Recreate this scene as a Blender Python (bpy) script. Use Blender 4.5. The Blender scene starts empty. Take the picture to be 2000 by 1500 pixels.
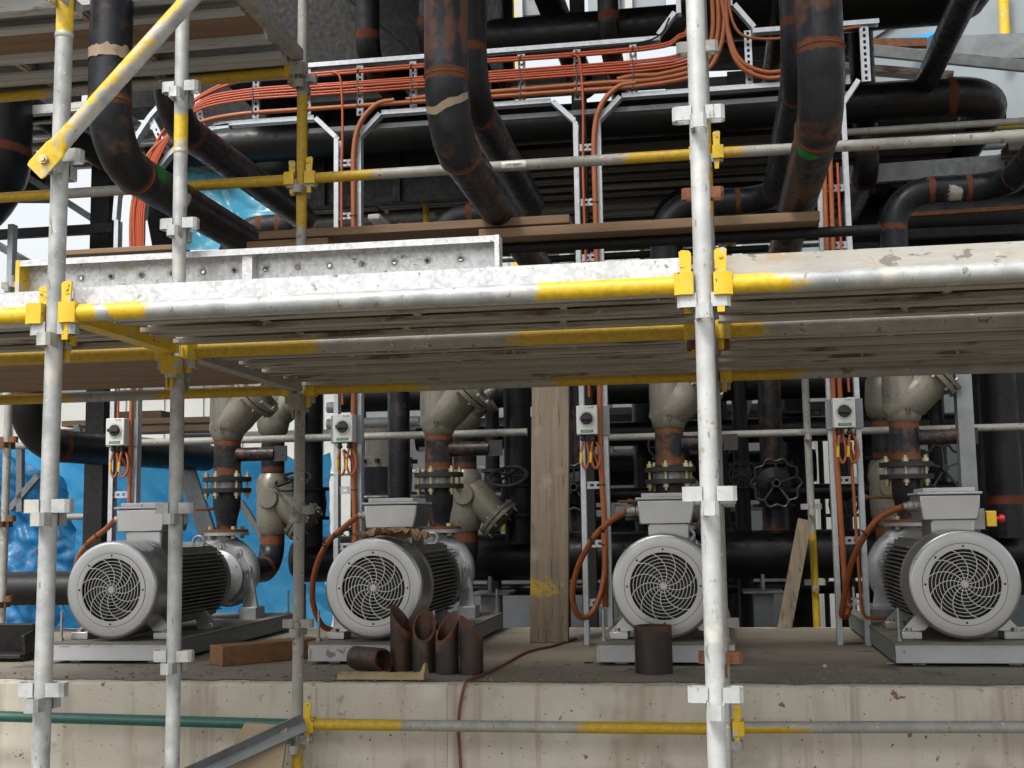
import bpy, math, random
from mathutils import Vector, Matrix, noise as mnoise
random.seed(7)
sc = bpy.context.scene
V = Vector
pi = math.pi

# ------------------------------------------------------------------ camera, sky, sun, exposure
F, YAW, PITCH, ROLL = 2361.5, -.1599, .1120, -.01562
CAM = V((1.80, -3.109, 1.597))
fw = V((math.sin(YAW)*math.cos(PITCH), math.cos(YAW)*math.cos(PITCH), math.sin(PITCH)))
rt0 = V((math.cos(YAW), -math.sin(YAW), 0)); up0 = rt0.cross(fw)
rt = math.cos(ROLL)*rt0 + math.sin(ROLL)*up0
up = -math.sin(ROLL)*rt0 + math.cos(ROLL)*up0
cd = bpy.data.cameras.new('camera'); cam = bpy.data.objects.new('camera', cd)
sc.collection.objects.link(cam); sc.camera = cam
cd.sensor_width = 36; cd.lens = F/2000*36; cd.clip_start = .05; cd.clip_end = 500
cam.matrix_world = Matrix(((rt.x, up.x, -fw.x, CAM.x), (rt.y, up.y, -fw.y, CAM.y), (rt.z, up.z, -fw.z, CAM.z), (0, 0, 0, 1)))

SUN_EL, SUN_AZ = math.radians(52), math.radians(205)     # azimuth clockwise from +Y: high behind the camera, a little to its left
w = bpy.data.worlds.new('World'); sc.world = w; w.use_nodes = True
nt = w.node_tree; nt.nodes.clear()
sky = nt.nodes.new('ShaderNodeTexSky'); sky.sky_type = 'NISHITA'; sky.sun_disc = False
sky.sun_elevation = SUN_EL; sky.sun_rotation = SUN_AZ; sky.dust_density = 4; sky.air_density = 1.5
hs = nt.nodes.new('ShaderNodeHueSaturation'); hs.inputs['Saturation'].default_value = .22
bg = nt.nodes.new('ShaderNodeBackground'); bg.inputs['Strength'].default_value = .15
wo = nt.nodes.new('ShaderNodeOutputWorld')
nt.links.new(sky.outputs[0], hs.inputs['Color']); nt.links.new(hs.outputs[0], bg.inputs['Color']); nt.links.new(bg.outputs[0], wo.inputs[0])
sl = bpy.data.lights.new('sun', 'SUN'); sun = bpy.data.objects.new('sun', sl); sc.collection.objects.link(sun)
sl.energy = 1.35; sl.angle = math.radians(11); sl.color = (1, .96, .9)
sd = V((math.sin(SUN_AZ)*math.cos(SUN_EL), math.cos(SUN_AZ)*math.cos(SUN_EL), math.sin(SUN_EL)))
sun.rotation_euler = sd.to_track_quat('Z', 'Y').to_euler()
vs = sc.view_settings; vs.view_transform = 'Standard'; vs.look = 'None'; vs.gamma = 1; vs.exposure = 0.76
sc.render.engine = 'CYCLES'
sc.cycles.max_bounces = 6; sc.cycles.diffuse_bounces = 3; sc.cycles.glossy_bounces = 3

# ------------------------------------------------------------------ helpers
def at(u, v, Y):
    """survey helper: the point on the vertical plane at depth Y that the photograph shows at pixel (u, v)"""
    d = rt*((u-1000)/F) + up*((750-v)/F) + fw
    return CAM + d*((Y-CAM.y)/d.y)
def link(o): sc.collection.objects.link(o); return o
def tag(o, label=None, cat=None, group=None, kind=None):
    for k, val in (('label', label), ('category', cat), ('group', group), ('kind', kind or ('thing' if cat else None))):
        if val: o[k] = val
    return o
def thing(name, label, cat, loc=(0, 0, 0), group=None):
    o = link(bpy.data.objects.new(name, None)); o.location = loc; o.empty_display_size = .1
    return tag(o, label, cat, group)
def kids(o): return [c for c in bpy.data.objects if c.parent == o]
KID = {}
def setpar(o, p):
    o.parent = p; KID.setdefault(p.name, []).append(o)
def root_loc(p):
    while p.parent: p = p.parent
    return V(p.location)
def copy_tree(o, parent=None):
    c = o.copy(); link(c)
    if parent: setpar(c, parent)
    for ch in KID.get(o.name, []): copy_tree(ch, c)
    return c
def put(name, me, parent, loc, rz=0):
    o = link(bpy.data.objects.new(name, me)); setpar(o, parent) if parent else None
    o.location = V(loc) - (root_loc(parent) if parent else V((0, 0, 0))); o.rotation_euler.z = rz
    return o
def frame(d):
    d = d.normalized(); a = V((0, 0, 1)) if abs(d.z) < .9 else V((0, 1, 0))
    x = a.cross(d).normalized(); return x, d.cross(x).normalized(), d

class MB:
    def __init__(s): s.v = []; s.f = []; s.a = {}
    def add(s, vs_, fs, **attr):
        b = len(s.v); s.v += [V(p) for p in vs_]; s.f += [[i+b for i in f] for f in fs]
        for k, l in attr.items(): s.a.setdefault(k, {}).update({b+i: x for i, x in enumerate(l)})
        return s
    def box(s, c, d, R=None):
        c = V(c); x, y, z = d[0]/2, d[1]/2, d[2]/2
        P = [V((i*x, j*y, k*z)) for i in (-1, 1) for j in (-1, 1) for k in (-1, 1)]
        if R: P = [R @ p for p in P]
        return s.add([c+p for p in P], [(0, 1, 3, 2), (4, 6, 7, 5), (0, 4, 5, 1), (2, 3, 7, 6), (0, 2, 6, 4), (1, 5, 7, 3)])
    def bb(s, x0, x1, y0, y1, z0, z1): return s.box(((x0+x1)/2, (y0+y1)/2, (z0+z1)/2), (abs(x1-x0), abs(y1-y0), abs(z1-z0)))
    def ext(s, poly, p0, p1, xd=None, closed=True, steps=1, attr=None):
        """extrude the 2-D polygon poly from p0 to p1; xd = direction of the polygon's first axis"""
        p0, p1 = V(p0), V(p1); d = (p1-p0).normalized()
        if xd is None: xd, yd, _ = frame(d)
        else:
            xd = V(xd); xd = (xd - d*xd.dot(d)).normalized(); yd = d.cross(xd)
        n = len(poly); vs_ = []; at_ = {k: [] for k in (attr or {})}
        for i in range(steps+1):
            t = i/steps; c = p0.lerp(p1, t)
            for q in poly:
                vs_.append(c+xd*q[0]+yd*q[1])
                for k in at_: at_[k].append(attr[k](t, (p1-p0).length*t))
        fs = [(i*n+j, i*n+(j+1) % n, (i+1)*n+(j+1) % n, (i+1)*n+j) for i in range(steps) for j in range(n if closed else n-1)]
        if closed: fs += [tuple(range(n))[::-1], tuple(range(steps*n, steps*n+n))]
        return s.add(vs_, fs, **at_)
    def beam(s, p0, p1, a, b, xd=None): return s.ext([(-a/2, -b/2), (a/2, -b/2), (a/2, b/2), (-a/2, b/2)], p0, p1, xd)
    def tube(s, pts, r, n=16, caps=True, attr=None):
        pts = [V(p) for p in pts]; m = len(pts); rr = r if isinstance(r, (list, tuple)) else [r]*m
        T = [(pts[min(i+1, m-1)]-pts[max(i-1, 0)]).normalized() for i in range(m)]
        x, y, _ = frame(T[0]); vs_ = []; at_ = {k: [] for k in (attr or {})}; L = 0
        for i in range(m):
            if i:
                q = T[i-1].rotation_difference(T[i]); x = q @ x; L += (pts[i]-pts[i-1]).length
            x = (x-T[i]*x.dot(T[i])).normalized(); y = T[i].cross(x)
            for j in range(n):
                a = 2*pi*j/n; p = pts[i]+(x*math.cos(a)+y*math.sin(a))*rr[i]; vs_.append(p)
                for k in at_: at_[k].append(attr[k](L, p))
        fs = [(i*n+j, i*n+(j+1) % n, (i+1)*n+(j+1) % n, (i+1)*n+j) for i in range(m-1) for j in range(n)]
        if caps: fs += [tuple(range(n))[::-1], tuple(range((m-1)*n, m*n))]
        return s.add(vs_, fs, **at_)
    def lathe(s, prof, o, ax, n=32, attr=None, caps=True):
        """prof: (radius, distance along ax)"""
        x, y, d = frame(V(ax)); o = V(o); vs_ = []; at_ = {k: [] for k in (attr or {})}
        for r, t in prof:
            for j in range(n):
                a = 2*pi*j/n; vs_.append(o+d*t+(x*math.cos(a)+y*math.sin(a))*r)
                for k in at_: at_[k].append(attr[k](t, r))
        m = len(prof)
        fs = [(i*n+j, i*n+(j+1) % n, (i+1)*n+(j+1) % n, (i+1)*n+j) for i in range(m-1) for j in range(n)]
        if caps:
            if prof[0][0] > 1e-6: fs.append(tuple(range(n))[::-1])
            if prof[-1][0] > 1e-6: fs.append(tuple(range((m-1)*n, m*n)))
        return s.add(vs_, fs, **at_)
    def ring(s, o, ax, R, r, n=40, k=8):
        """torus"""
        x, y, d = frame(V(ax)); o = V(o); vs_ = []
        for i in range(n):
            a = 2*pi*i/n; c = x*math.cos(a)+y*math.sin(a)
            for j in range(k):
                b = 2*pi*j/k; vs_.append(o+c*(R+r*math.cos(b))+d*r*math.sin(b))
        return s.add(vs_, [(i*k+j, ((i+1) % n)*k+j, ((i+1) % n)*k+(j+1) % k, i*k+(j+1) % k) for i in range(n) for j in range(k)])
    def annulus(s, o, ax, r0, r1, t, n=40): return s.lathe([(r0, 0), (r1, 0), (r1, t), (r0, t), (r0, 0)], o, ax, n, caps=False)
    def hexa(s, o, ax, r, t): return s.lathe([(r, 0), (r, t)], o, ax, 6)
    def grid(s, fn, nu, nv, **at_):
        vs_ = [fn(i/nu, j/nv) for j in range(nv+1) for i in range(nu+1)]
        return s.add(vs_, [(j*(nu+1)+i, j*(nu+1)+i+1, (j+1)*(nu+1)+i+1, (j+1)*(nu+1)+i) for j in range(nv) for i in range(nu)])
    def mesh(s, name, mat, off=None, smooth=40):
        me = bpy.data.meshes.new(name)
        me.from_pydata([(p-off) if off else p for p in s.v], [], s.f)
        for k, l in s.a.items():
            A = me.attributes.new(k, 'FLOAT', 'POINT')
            for i, x in l.items(): A.data[i].value = x
        me.materials.append(mat)
        if smooth:
            me.polygons.foreach_set('use_smooth', [True]*len(me.polygons)); me.set_sharp_from_angle(angle=math.radians(smooth))
        me.update(); return me
    def build(s, name, mat, parent=None, bevel=0, smooth=40):
        me = s.mesh(name, mat, root_loc(parent) if parent else None, smooth)
        o = link(bpy.data.objects.new(name, me))
        if parent: setpar(o, parent)
        if bevel:
            b = o.modifiers.new('bevel', 'BEVEL'); b.width = bevel; b.segments = 2; b.limit_method = 'ANGLE'; b.angle_limit = math.radians(50)
        return o
def solo(mb, name, mat, label, cat, group=None, bevel=0, smooth=40, kind=None):
    """a thing that is one mesh, its origin at its base"""
    lo = V((sum(p.x for p in mb.v)/len(mb.v), sum(p.y for p in mb.v)/len(mb.v), min(p.z for p in mb.v)))
    o = link(bpy.data.objects.new(name, mb.mesh(name, mat, lo, smooth))); o.location = lo
    if bevel:
        b = o.modifiers.new('bevel', 'BEVEL'); b.width = bevel; b.segments = 2; b.limit_method = 'ANGLE'; b.angle_limit = math.radians(50)
    return tag(o, label, cat, group, kind)
def fillet(pts, r, n=10):
    """round the corners of a polyline"""
    pts = [V(p) for p in pts]; out = [pts[0]]
    for i in range(1, len(pts)-1):
        a = (pts[i-1]-pts[i]).normalized(); b = (pts[i+1]-pts[i]).normalized(); ang = a.angle(b)
        if ang > pi-.01: out.append(pts[i]); continue
        t = r/math.tan(ang/2); c = pts[i]+(a+b).normalized()*(r/math.sin(ang/2))
        p, q = pts[i]+a*t-c, pts[i]+b*t-c; th = p.angle(q); axis = p.cross(q).normalized()
        for k in range(n+1): out.append(c+Matrix.Rotation(th*k/n, 3, axis) @ p)
    return out+[pts[-1]]
def dens(pts, step):
    out = [V(pts[0])]
    for a, b in zip(pts, pts[1:]):
        a, b = V(a), V(b); k = max(1, int((b-a).length/step))
        out += [a.lerp(b, (i+1)/k) for i in range(k)]
    return out
def spline(pts, n=8):
    pts = [V(p) for p in pts]; P = [2*pts[0]-pts[1]]+pts+[2*pts[-1]-pts[-2]]; out = []
    for i in range(1, len(P)-2):
        a, b, c, d = P[i-1:i+3]
        for k in range(n):
            t = k/n; out.append(.5*(2*b+(c-a)*t+(2*a-5*b+4*c-d)*t*t+(3*b-a-3*c+d)*t**3))
    return out+[pts[-1]]
def ridge(p): return 1-abs(mnoise.noise(p))*2
def sm(a, b, x): t = min(1, max(0, (x-a)/(b-a))); return t*t*(3-2*t)

# ------------------------------------------------------------------ materials (all procedural)
def mat(name, c1, c2, scale=8, rough=.5, metal=0, bump=.0, bscale=60, stretch=(1, 1, 1), layers=(), spots=None, contrast=.25, rvar=.15, spec=.5, transl=0, detail=4, coat=0, spangle=None):
    m = bpy.data.materials.new(name); m.use_nodes = True; N = m.node_tree.nodes; L = m.node_tree.links
    b = N['Principled BSDF']
    tc = N.new('ShaderNodeTexCoord'); oi = N.new('ShaderNodeObjectInfo')
    ad = N.new('ShaderNodeVectorMath'); ad.operation = 'ADD'
    sc_ = N.new('ShaderNodeVectorMath'); sc_.operation = 'SCALE'; sc_.inputs[0].default_value = (17, 31, 23)
    L.new(oi.outputs['Random'], sc_.inputs['Scale']); L.new(tc.outputs['Object'], ad.inputs[0]); L.new(sc_.outputs[0], ad.inputs[1])
    def noise(scl, det=detail, str_=None, rough_=.6):
        src = ad.outputs[0]
        if str_:
            mp = N.new('ShaderNodeVectorMath'); mp.operation = 'MULTIPLY'; mp.inputs[1].default_value = str_; L.new(src, mp.inputs[0]); src = mp.outputs[0]
        n = N.new('ShaderNodeTexNoise'); n.inputs['Scale'].default_value = scl; n.inputs['Detail'].default_value = det; n.inputs['Roughness'].default_value = rough_
        L.new(src, n.inputs['Vector']); return n.outputs['Fac']
    def rng(src, a, b_, lo=0., hi=1.):
        r = N.new('ShaderNodeMapRange'); r.inputs[1].default_value = a; r.inputs[2].default_value = b_; r.inputs[3].default_value = lo; r.inputs[4].default_value = hi
        L.new(src, r.inputs[0]); return r.outputs[0]
    def mix(f, a, b_):
        x = N.new('ShaderNodeMix'); x.data_type = 'RGBA'; L.new(f, x.inputs[0])
        for s_, val in ((x.inputs[6], a), (x.inputs[7], b_)):
            if isinstance(val, tuple): s_.default_value = (*val, 1)
            else: L.new(val, s_)
        return x.outputs[2]
    st = stretch if stretch != (1, 1, 1) else None
    n1 = noise(scale, str_=st)
    col = mix(rng(n1, .5-contrast, .5+contrast), c1, c2)
    if spangle:
        vo = N.new('ShaderNodeTexVoronoi'); vo.inputs['Scale'].default_value = spangle; L.new(ad.outputs[0], vo.inputs['Vector'])
        sp = N.new('ShaderNodeSeparateColor'); L.new(vo.outputs['Color'], sp.inputs[0])
        col = mix(rng(sp.outputs[0], 0, 1, 0, .5), col, tuple(min(1, x*1.5) for x in c2))
    n2 = noise(scale*4.3, 2, st)
    ro = rng(n2, .3, .7, max(.05, rough-rvar), min(1, rough+rvar))
    for sp_ in (spots or ()):
        scl, th, c, wd = sp_[:4]; f = rng(noise(scl, 3, sp_[4] if len(sp_) > 4 else None, .65), th, th+wd); col = mix(f, col, c)
    for ly in layers:
        an, c, amp, nsc = ly[:4]
        A = N.new('ShaderNodeAttribute'); A.attribute_name = an
        nn = noise(nsc, 3, None, .68)
        ms = N.new('ShaderNodeMath'); ms.operation = 'MULTIPLY_ADD'; L.new(rng(nn, 0, 1, -.5, .5), ms.inputs[0]); ms.inputs[1].default_value = amp; L.new(A.outputs['Fac'], ms.inputs[2])
        f = rng(ms.outputs[0], .40, .60)
        cc = mix(rng(n2, .3, .7), tuple(x*.72 for x in c), c)
        col = mix(f, col, cc)
        if len(ly) > 4:
            x = N.new('ShaderNodeMix'); L.new(f, x.inputs[0]); L.new(ro, x.inputs[2]); x.inputs[3].default_value = ly[4]; ro = x.outputs[0]
        if metal:
            x = N.new('ShaderNodeMix'); L.new(f, x.inputs[0])
            prev = b.inputs['Metallic'].links[0].from_socket if b.inputs['Metallic'].links else None
            if prev: L.new(prev, x.inputs[2])
            else: x.inputs[2].default_value = metal
            x.inputs[3].default_value = 0; L.new(x.outputs[0], b.inputs['Metallic'])
    L.new(col, b.inputs['Base Color']); L.new(ro, b.inputs['Roughness'])
    if not b.inputs['Metallic'].links: b.inputs['Metallic'].default_value = metal
    b.inputs['Specular IOR Level'].default_value = spec
    if coat: b.inputs['Coat Weight'].default_value = coat
    if bump:
        bp = N.new('ShaderNodeBump'); bp.inputs['Strength'].default_value = bump; bp.inputs['Distance'].default_value = .004
        L.new(noise(bscale, 2, st), bp.inputs['Height']); L.new(bp.outputs[0], b.inputs['Normal'])
    if transl:
        tr = N.new('ShaderNodeBsdfTranslucent'); L.new(col, tr.inputs[0]); mx = N.new('ShaderNodeMixShader'); mx.inputs[0].default_value = transl
        out = N['Material Output']; L.new(b.outputs[0], mx.inputs[1]); L.new(tr.outputs[0], mx.inputs[2]); L.new(mx.outputs[0], out.inputs[0])
    return m
YEL = (.70, .47, .015); RUST = (.20, .062, .018); ORR = (.145, .047, .017)
M = {}
M['scaf'] = mat('galvanised_tube', (.27, .28, .28), (.46, .47, .46), 11, .5, .25, .15, 160, contrast=.16, layers=(('paint', YEL, 1.0, 22, .42), ('rust', RUST, .8, 30, .8)), spots=((7, .58, (.47, .45, .40), .10, (1, 1, .5)), (40, .65, (.22, .20, .165), .05, (1, 1, .4)), (80, .66, (.55, .53, .48), .03)))
M['scafwhite'] = mat('pale_galvanised_tube', (.36, .375, .375), (.52, .53, .525), 11, .5, .2, .12, 160, contrast=.18, layers=(('paint', YEL, .7, 26, .42),), spots=((46, .62, (.24, .23, .21), .04, (1, 1, .3)), (9, .6, (.56, .545, .50), .08), (20, .66, (.34, .3, .24), .05)))
M['scafdirty'] = mat('weathered_tube', (.22, .22, .20), (.36, .35, .32), 12, .62, .15, .2, 180, layers=(('paint', (.50, .32, .012), 1.0, 20, .5), ('green', (.02, .11, .085), .8, 18, .4)), spots=((24, .62, (.17, .12, .07), .06), (50, .66, (.6, .58, .52), .03)))
M['yellow'] = mat('yellow_paint', (.56, .36, .01), YEL, 16, .45, 0, .1, 160, spots=((18, .60, (.42, .41, .37), .03), (44, .64, (.14, .085, .04), .03), (7, .6, (.5, .36, .06), .15)))
M['plate'] = mat('galvanised_sheet', (.34, .35, .36), (.52, .53, .54), 20, .42, .35, .06, 300, spangle=95, spots=((6, .62, (.40, .35, .25), .14), (28, .66, (.22, .2, .17), .05)))
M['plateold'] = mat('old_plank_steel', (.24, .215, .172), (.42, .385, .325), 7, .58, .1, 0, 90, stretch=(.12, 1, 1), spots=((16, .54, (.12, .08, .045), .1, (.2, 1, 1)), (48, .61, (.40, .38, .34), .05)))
M['platefar'] = mat('shaded_plank_steel', (.075, .066, .053), (.13, .118, .098), 7, .62, .1, 0, 90, stretch=(.12, 1, 1))  # plank steel with the far decks' shade put into its colour
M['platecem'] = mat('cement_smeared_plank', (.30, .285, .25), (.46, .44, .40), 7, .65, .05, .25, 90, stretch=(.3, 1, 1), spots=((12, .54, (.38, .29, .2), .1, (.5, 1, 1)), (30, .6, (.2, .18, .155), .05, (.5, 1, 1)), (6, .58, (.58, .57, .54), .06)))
M['plategrey'] = mat('grey_plank_steel', (.36, .37, .37), (.52, .53, .52), 7, .5, .2, .2, 90, stretch=(.12, 1, 1), spots=((16, .6, (.16, .12, .08), .1, (.2, 1, 1)),))
M['tray'] = mat('tray_galvanised', (.36, .385, .41), (.50, .525, .55), 24, .42, .45, spots=((30, .7, (.2, .2, .19), .05),))
M['steel'] = mat('galvanised_steelwork', (.13, .14, .145), (.22, .235, .24), 9, .5, .3)
M['pipe'] = mat('mill_scale_pipe', (.007, .008, .010), (.028, .031, .038), 5, .40, .3, .1, 120, rvar=.14, spec=.38,
                layers=(('rust', ORR, .95, 40, .8), ('stain', (.12, .05, .023), 1.1, 9, .45), ('green', (.01, .20, .035), .9, 22, .6), ('chalk', (.5, .48, .42), .6, 90, .9)),
                spots=((13, .64, (.05, .026, .015), .1), (40, .69, (.12, .05, .02), .04), (7, .64, (.055, .058, .06), .1)))
M['pipeblack'] = mat('black_painted_pipe', (.004, .004, .0045), (.009, .009, .0095), 5, .42, 0, 0, 90, spec=.3, layers=(('rust', (.10, .025, .01), .5, 30, .8), ('green', (.01, .18, .03), .7, 22, .6), ('chalk', (.45, .45, .4), .6, 90, .9)))
M['flange'] = mat('black_flange', (.012, .012, .013), (.03, .028, .027), 18, .5, .2, .15, 90, spots=((30, .64, (.10, .04, .02), .06),))
M['rust'] = mat('rusted_steel', (.085, .032, .014), (.20, .075, .025), 18, .75, .1, .25, 90, spots=((40, .6, (.035, .022, .018), .1),))
M['offcut'] = mat('pipe_offcut_steel', (.024, .02, .018), (.062, .045, .036), 9, .5, .35, .2, 90, stretch=(1, 1, .3), layers=(('rust', RUST, .7, 20, .8),), spots=((8, .57, (.085, .033, .014), .14, (1, 1, .35)),))
M['valve'] = mat('valve_paint', (.15, .14, .115), (.225, .21, .172), 5, .36, .25, .06, 150, layers=(('dirt', (.11, .06, .03), .8, 14, .7),), spots=((10, .70, (.12, .075, .035), .08), (4, .58, (.15, .14, .115), .25)))
M['motor'] = mat('motor_silver_paint', (.41, .418, .425), (.48, .488, .495), 2.5, .31, .85, rvar=.04, spots=((60, .74, (.26, .25, .23), .03),))
M['motordark'] = mat('motor_fin_paint', (.14, .14, .135), (.21, .205, .195), 9, .5, .3, .05, 90, spots=((8, .58, (.10, .085, .065), .2),))
M['pump'] = mat('pump_casting', (.30, .31, .315), (.42, .43, .435), 8, .4, .45, .15, 140, spots=((26, .66, (.16, .15, .13), .06),))
M['base'] = mat('base_frame_paint', (.40, .41, .42), (.48, .49, .50), 5, .48, .1, .05, 90, spots=((11, .68, (.2, .17, .13), .05), (50, .72, (.1, .06, .04), .02)))
M['basedirt'] = mat('base_dirty_top', (.13, .115, .09), (.22, .20, .165), 8, .8, 0, .2, 90)
M['black'] = mat('black_plastic', (.010, .010, .010), (.018, .018, .018), 8, .5)
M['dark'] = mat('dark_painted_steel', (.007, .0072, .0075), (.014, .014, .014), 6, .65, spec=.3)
M['white'] = mat('switch_white', (.52, .52, .49), (.60, .60, .57), 10, .4, spots=((30, .72, (.4, .38, .33), .05),))
M['grey'] = mat('backplate_grey', (.16, .178, .19), (.20, .215, .225), 10, .5, .1)
M['greenlab'] = mat('green_label', (.01, .14, .06), (.012, .17, .08), 10, .5)
M['cable'] = mat('orange_cable', (.25, .068, .017), (.32, .09, .023), 18, .48, 0, .05, 60, spots=((20, .66, (.30, .09, .03), .12),))
M['cablered'] = mat('red_orange_cable', (.33, .052, .013), (.40, .066, .016), 18, .45)
M['hose'] = mat('red_hose', (.15, .042, .03), (.20, .06, .045), 20, .6, spots=((14, .6, (.16, .1, .07), .1),))
M['tagyel'] = mat('yellow_tag', (.55, .33, .015), (.6, .38, .02), 20, .5)
M['bolt'] = mat('zinc_passivated_bolt', (.42, .38, .20), (.55, .50, .30), 20, .4, .5)
M['stud'] = mat('plain_steel_stud', (.25, .25, .24), (.4, .4, .38), 30, .45, .6)
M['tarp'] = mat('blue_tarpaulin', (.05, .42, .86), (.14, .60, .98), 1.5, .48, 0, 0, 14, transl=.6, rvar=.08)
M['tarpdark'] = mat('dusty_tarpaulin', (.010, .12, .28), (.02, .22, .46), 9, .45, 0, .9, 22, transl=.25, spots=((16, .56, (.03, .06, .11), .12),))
M['tarpteal'] = mat('pale_blue_sheet', (.08, .40, .62), (.20, .60, .80), 3, .25, transl=.5, spots=((6, .56, (.55, .80, .88), .14),))
def wood(k, st, a, b): return mat(k, a, b, 16, .75, 0, .35, 40, stretch=st, rvar=.1, spots=((22, .62, (.10, .065, .035), .12, tuple(x*1.3 for x in st)), (5, .66, (.30, .24, .17), .2)))
M['woodx'] = wood('timber_grain_along', (.07, 1, 1), (.155, .098, .055), (.27, .175, .105))
M['woody'] = wood('timber_grain_across', (1, .07, 1), (.155, .098, .055), (.27, .175, .105))
M['woodz'] = mat('grey_timber_upright', (.12, .092, .062), (.215, .170, .122), 34, .8, 0, .5, 60, stretch=(1, 1, .045), layers=(('paint', (.42, .28, .03), 1.1, 30),), spots=((60, .60, (.065, .045, .027), .06, (1, 1, .05)), (9, .66, (.06, .042, .026), .05, (1, 1, .25)), (5, .60, (.25, .21, .165), .16)))
M['woodor'] = wood('orange_timber', (.1, 1, 1), (.16, .075, .03), (.25, .125, .055))
M['wooddark'] = wood('dark_timber', (.08, 1, 1), (.085, .05, .028), (.14, .085, .05))
M['ply'] = mat('weathered_board', (.27, .20, .13), (.36, .285, .2), 5, .8, 0, .1, 60, spots=((9, .63, (.2, .14, .09), .1),))
M['card'] = mat('brown_paper_sack', (.24, .155, .075), (.34, .23, .12), 12, .8, 0, .3, 40)
M['sackyel'] = mat('yellow_sack', (.32, .245, .125), (.40, .315, .17), 12, .75, 0, .2, 40)
M['wall'] = mat('pale_wall_panel', (.40, .41, .39), (.47, .475, .45), 3, .6, 0, 0)
M['wallgrey'] = mat('grey_wall_panel', (.055, .058, .062), (.085, .09, .095), 3, .6, 0, 0, spots=((5, .6, (.04, .042, .045), .1),))
M['tank'] = mat('blue_grey_tank', (.20, .235, .25), (.25, .285, .30), 2, .55, 0, .02, 20, spots=((2.2, .62, (.25, .29, .30), .2),))
M['blue'] = mat('blue_motor_paint', (.01, .04, .30), (.015, .06, .4), 10, .4)
M['red'] = mat('red_button', (.5, .012, .01), (.55, .02, .012), 10, .35)
M['glass'] = mat('window_glass', (.05, .06, .07), (.07, .08, .09), 3, .15)

def concrete(name, a, b, stains):
    m = mat(name, a, b, 2.6, .85, 0, .3, 34, rvar=.06, spots=stains, contrast=.32)
    return m
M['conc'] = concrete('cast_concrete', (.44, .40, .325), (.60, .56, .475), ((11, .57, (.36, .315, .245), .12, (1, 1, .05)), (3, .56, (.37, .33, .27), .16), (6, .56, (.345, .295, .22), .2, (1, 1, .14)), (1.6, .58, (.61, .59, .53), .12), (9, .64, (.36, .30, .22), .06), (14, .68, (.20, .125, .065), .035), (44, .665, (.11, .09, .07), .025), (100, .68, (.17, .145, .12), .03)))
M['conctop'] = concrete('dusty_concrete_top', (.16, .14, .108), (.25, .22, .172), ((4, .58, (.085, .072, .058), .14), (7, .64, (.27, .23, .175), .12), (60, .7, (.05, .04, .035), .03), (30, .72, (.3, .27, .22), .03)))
M['ground'] = mat('site_ground', (.11, .097, .078), (.18, .16, .13), 1.4, .95, 0, .5, 20, spots=((9, .62, (.13, .11, .09), .1),))

# ------------------------------------------------------------------ the setting
g = MB().grid(lambda a, b: V(((a-.5)*300, (b-.4)*300, 0)), 4, 4).build('ground', M['ground']); tag(g, kind='structure')
PZ, PY0, PY1 = .876, 2.26, 5.06
pl = thing('concrete_plinth', 'long pale concrete plinth carrying the four pump sets', 'plinth', (1, PY0, 0))
JX = (-6.0, .62, 3.36, 9.0)                       # casting joints
for a, b in zip(JX, JX[1:]):
    mb = MB(); n = int((b-a)/.03); rows = []
    for k in range(n+1):
        x = a+.0008+(b-a-.0016)*k/n; q = V((x*7, 1.3, 0)); c = .012+.010*mnoise.noise(q)+max(0, .055*(mnoise.noise(q*1.9+V((3, 0, 0)))-.38)); e = .014+.008*mnoise.noise(q*1.3+V((9, 0, 0)))+max(0, .06*(mnoise.noise(q*1.9+V((3, 0, 0)))-.38)); w_ = .003*mnoise.noise(V((x*1.1, 4, 2)))
        rows += [V((x, PY0, 0)), V((x, PY0+w_, PZ*.5)), V((x, PY0-w_, PZ-c)), V((x, PY0+e*.45, PZ-c*.35)), V((x, PY0+e, PZ)), V((x, PY1, PZ)), V((x, PY1, 0))]
    mb.add(rows, [(k*7+j, (k+1)*7+j, (k+1)*7+j+1, k*7+j+1) for k in range(n) for j in range(6)]+[tuple(range(7)), tuple(range(n*7, n*7+7))[::-1]])
    mb.build('cast_section', M['conc'], pl, smooth=30)
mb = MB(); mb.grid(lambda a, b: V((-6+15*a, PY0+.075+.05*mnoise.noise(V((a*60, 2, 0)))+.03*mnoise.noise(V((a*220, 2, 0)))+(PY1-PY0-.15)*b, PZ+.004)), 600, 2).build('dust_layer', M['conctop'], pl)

# ------------------------------------------------------------------ scaffold kit
TR = .02415
def press_mesh():
    """four bent straps: left and right ones high, front and back ones a strap lower"""
    mb = MB()
    for a, z in ((0, 0), (pi, 0), (pi/2, -.036), (-pi/2, -.036)):
        R = Matrix.Rotation(a, 3, 'Z')
        out = [(TR*.75, .021), (.058, .021), (.068, .012), (.068, -.012), (.058, -.021), (TR*.75, -.021)]
        inn = [(TR*.75, .0165), (.0565, .0165), (.0635, .0095), (.0635, -.0095), (.0565, -.0165), (TR*.75, -.0165)]
        vs_ = []
        for p in (out, inn):
            for zz in (-.0185, .0185): vs_ += [R @ V((x, y, z+zz)) for x, y in p]
        fs = []
        for i in range(5):
            fs += [(i, i+1, 6+i+1, 6+i), (12+i+1, 12+i, 18+i, 18+i+1), (6+i, 6+i+1, 18+i+1, 18+i), (i+1, i, 12+i, 12+i+1)]
        mb.add(vs_, fs)
    return mb
PRESS = {k: press_mesh().mesh('pressing', m, None, 30) for k, m in (('scaf', M['scaf']), ('dirty', M['scafdirty']), ('rust', M['rust']), ('white', M['scafwhite']))}
NODE0, DZ = 2.15, .495
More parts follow.
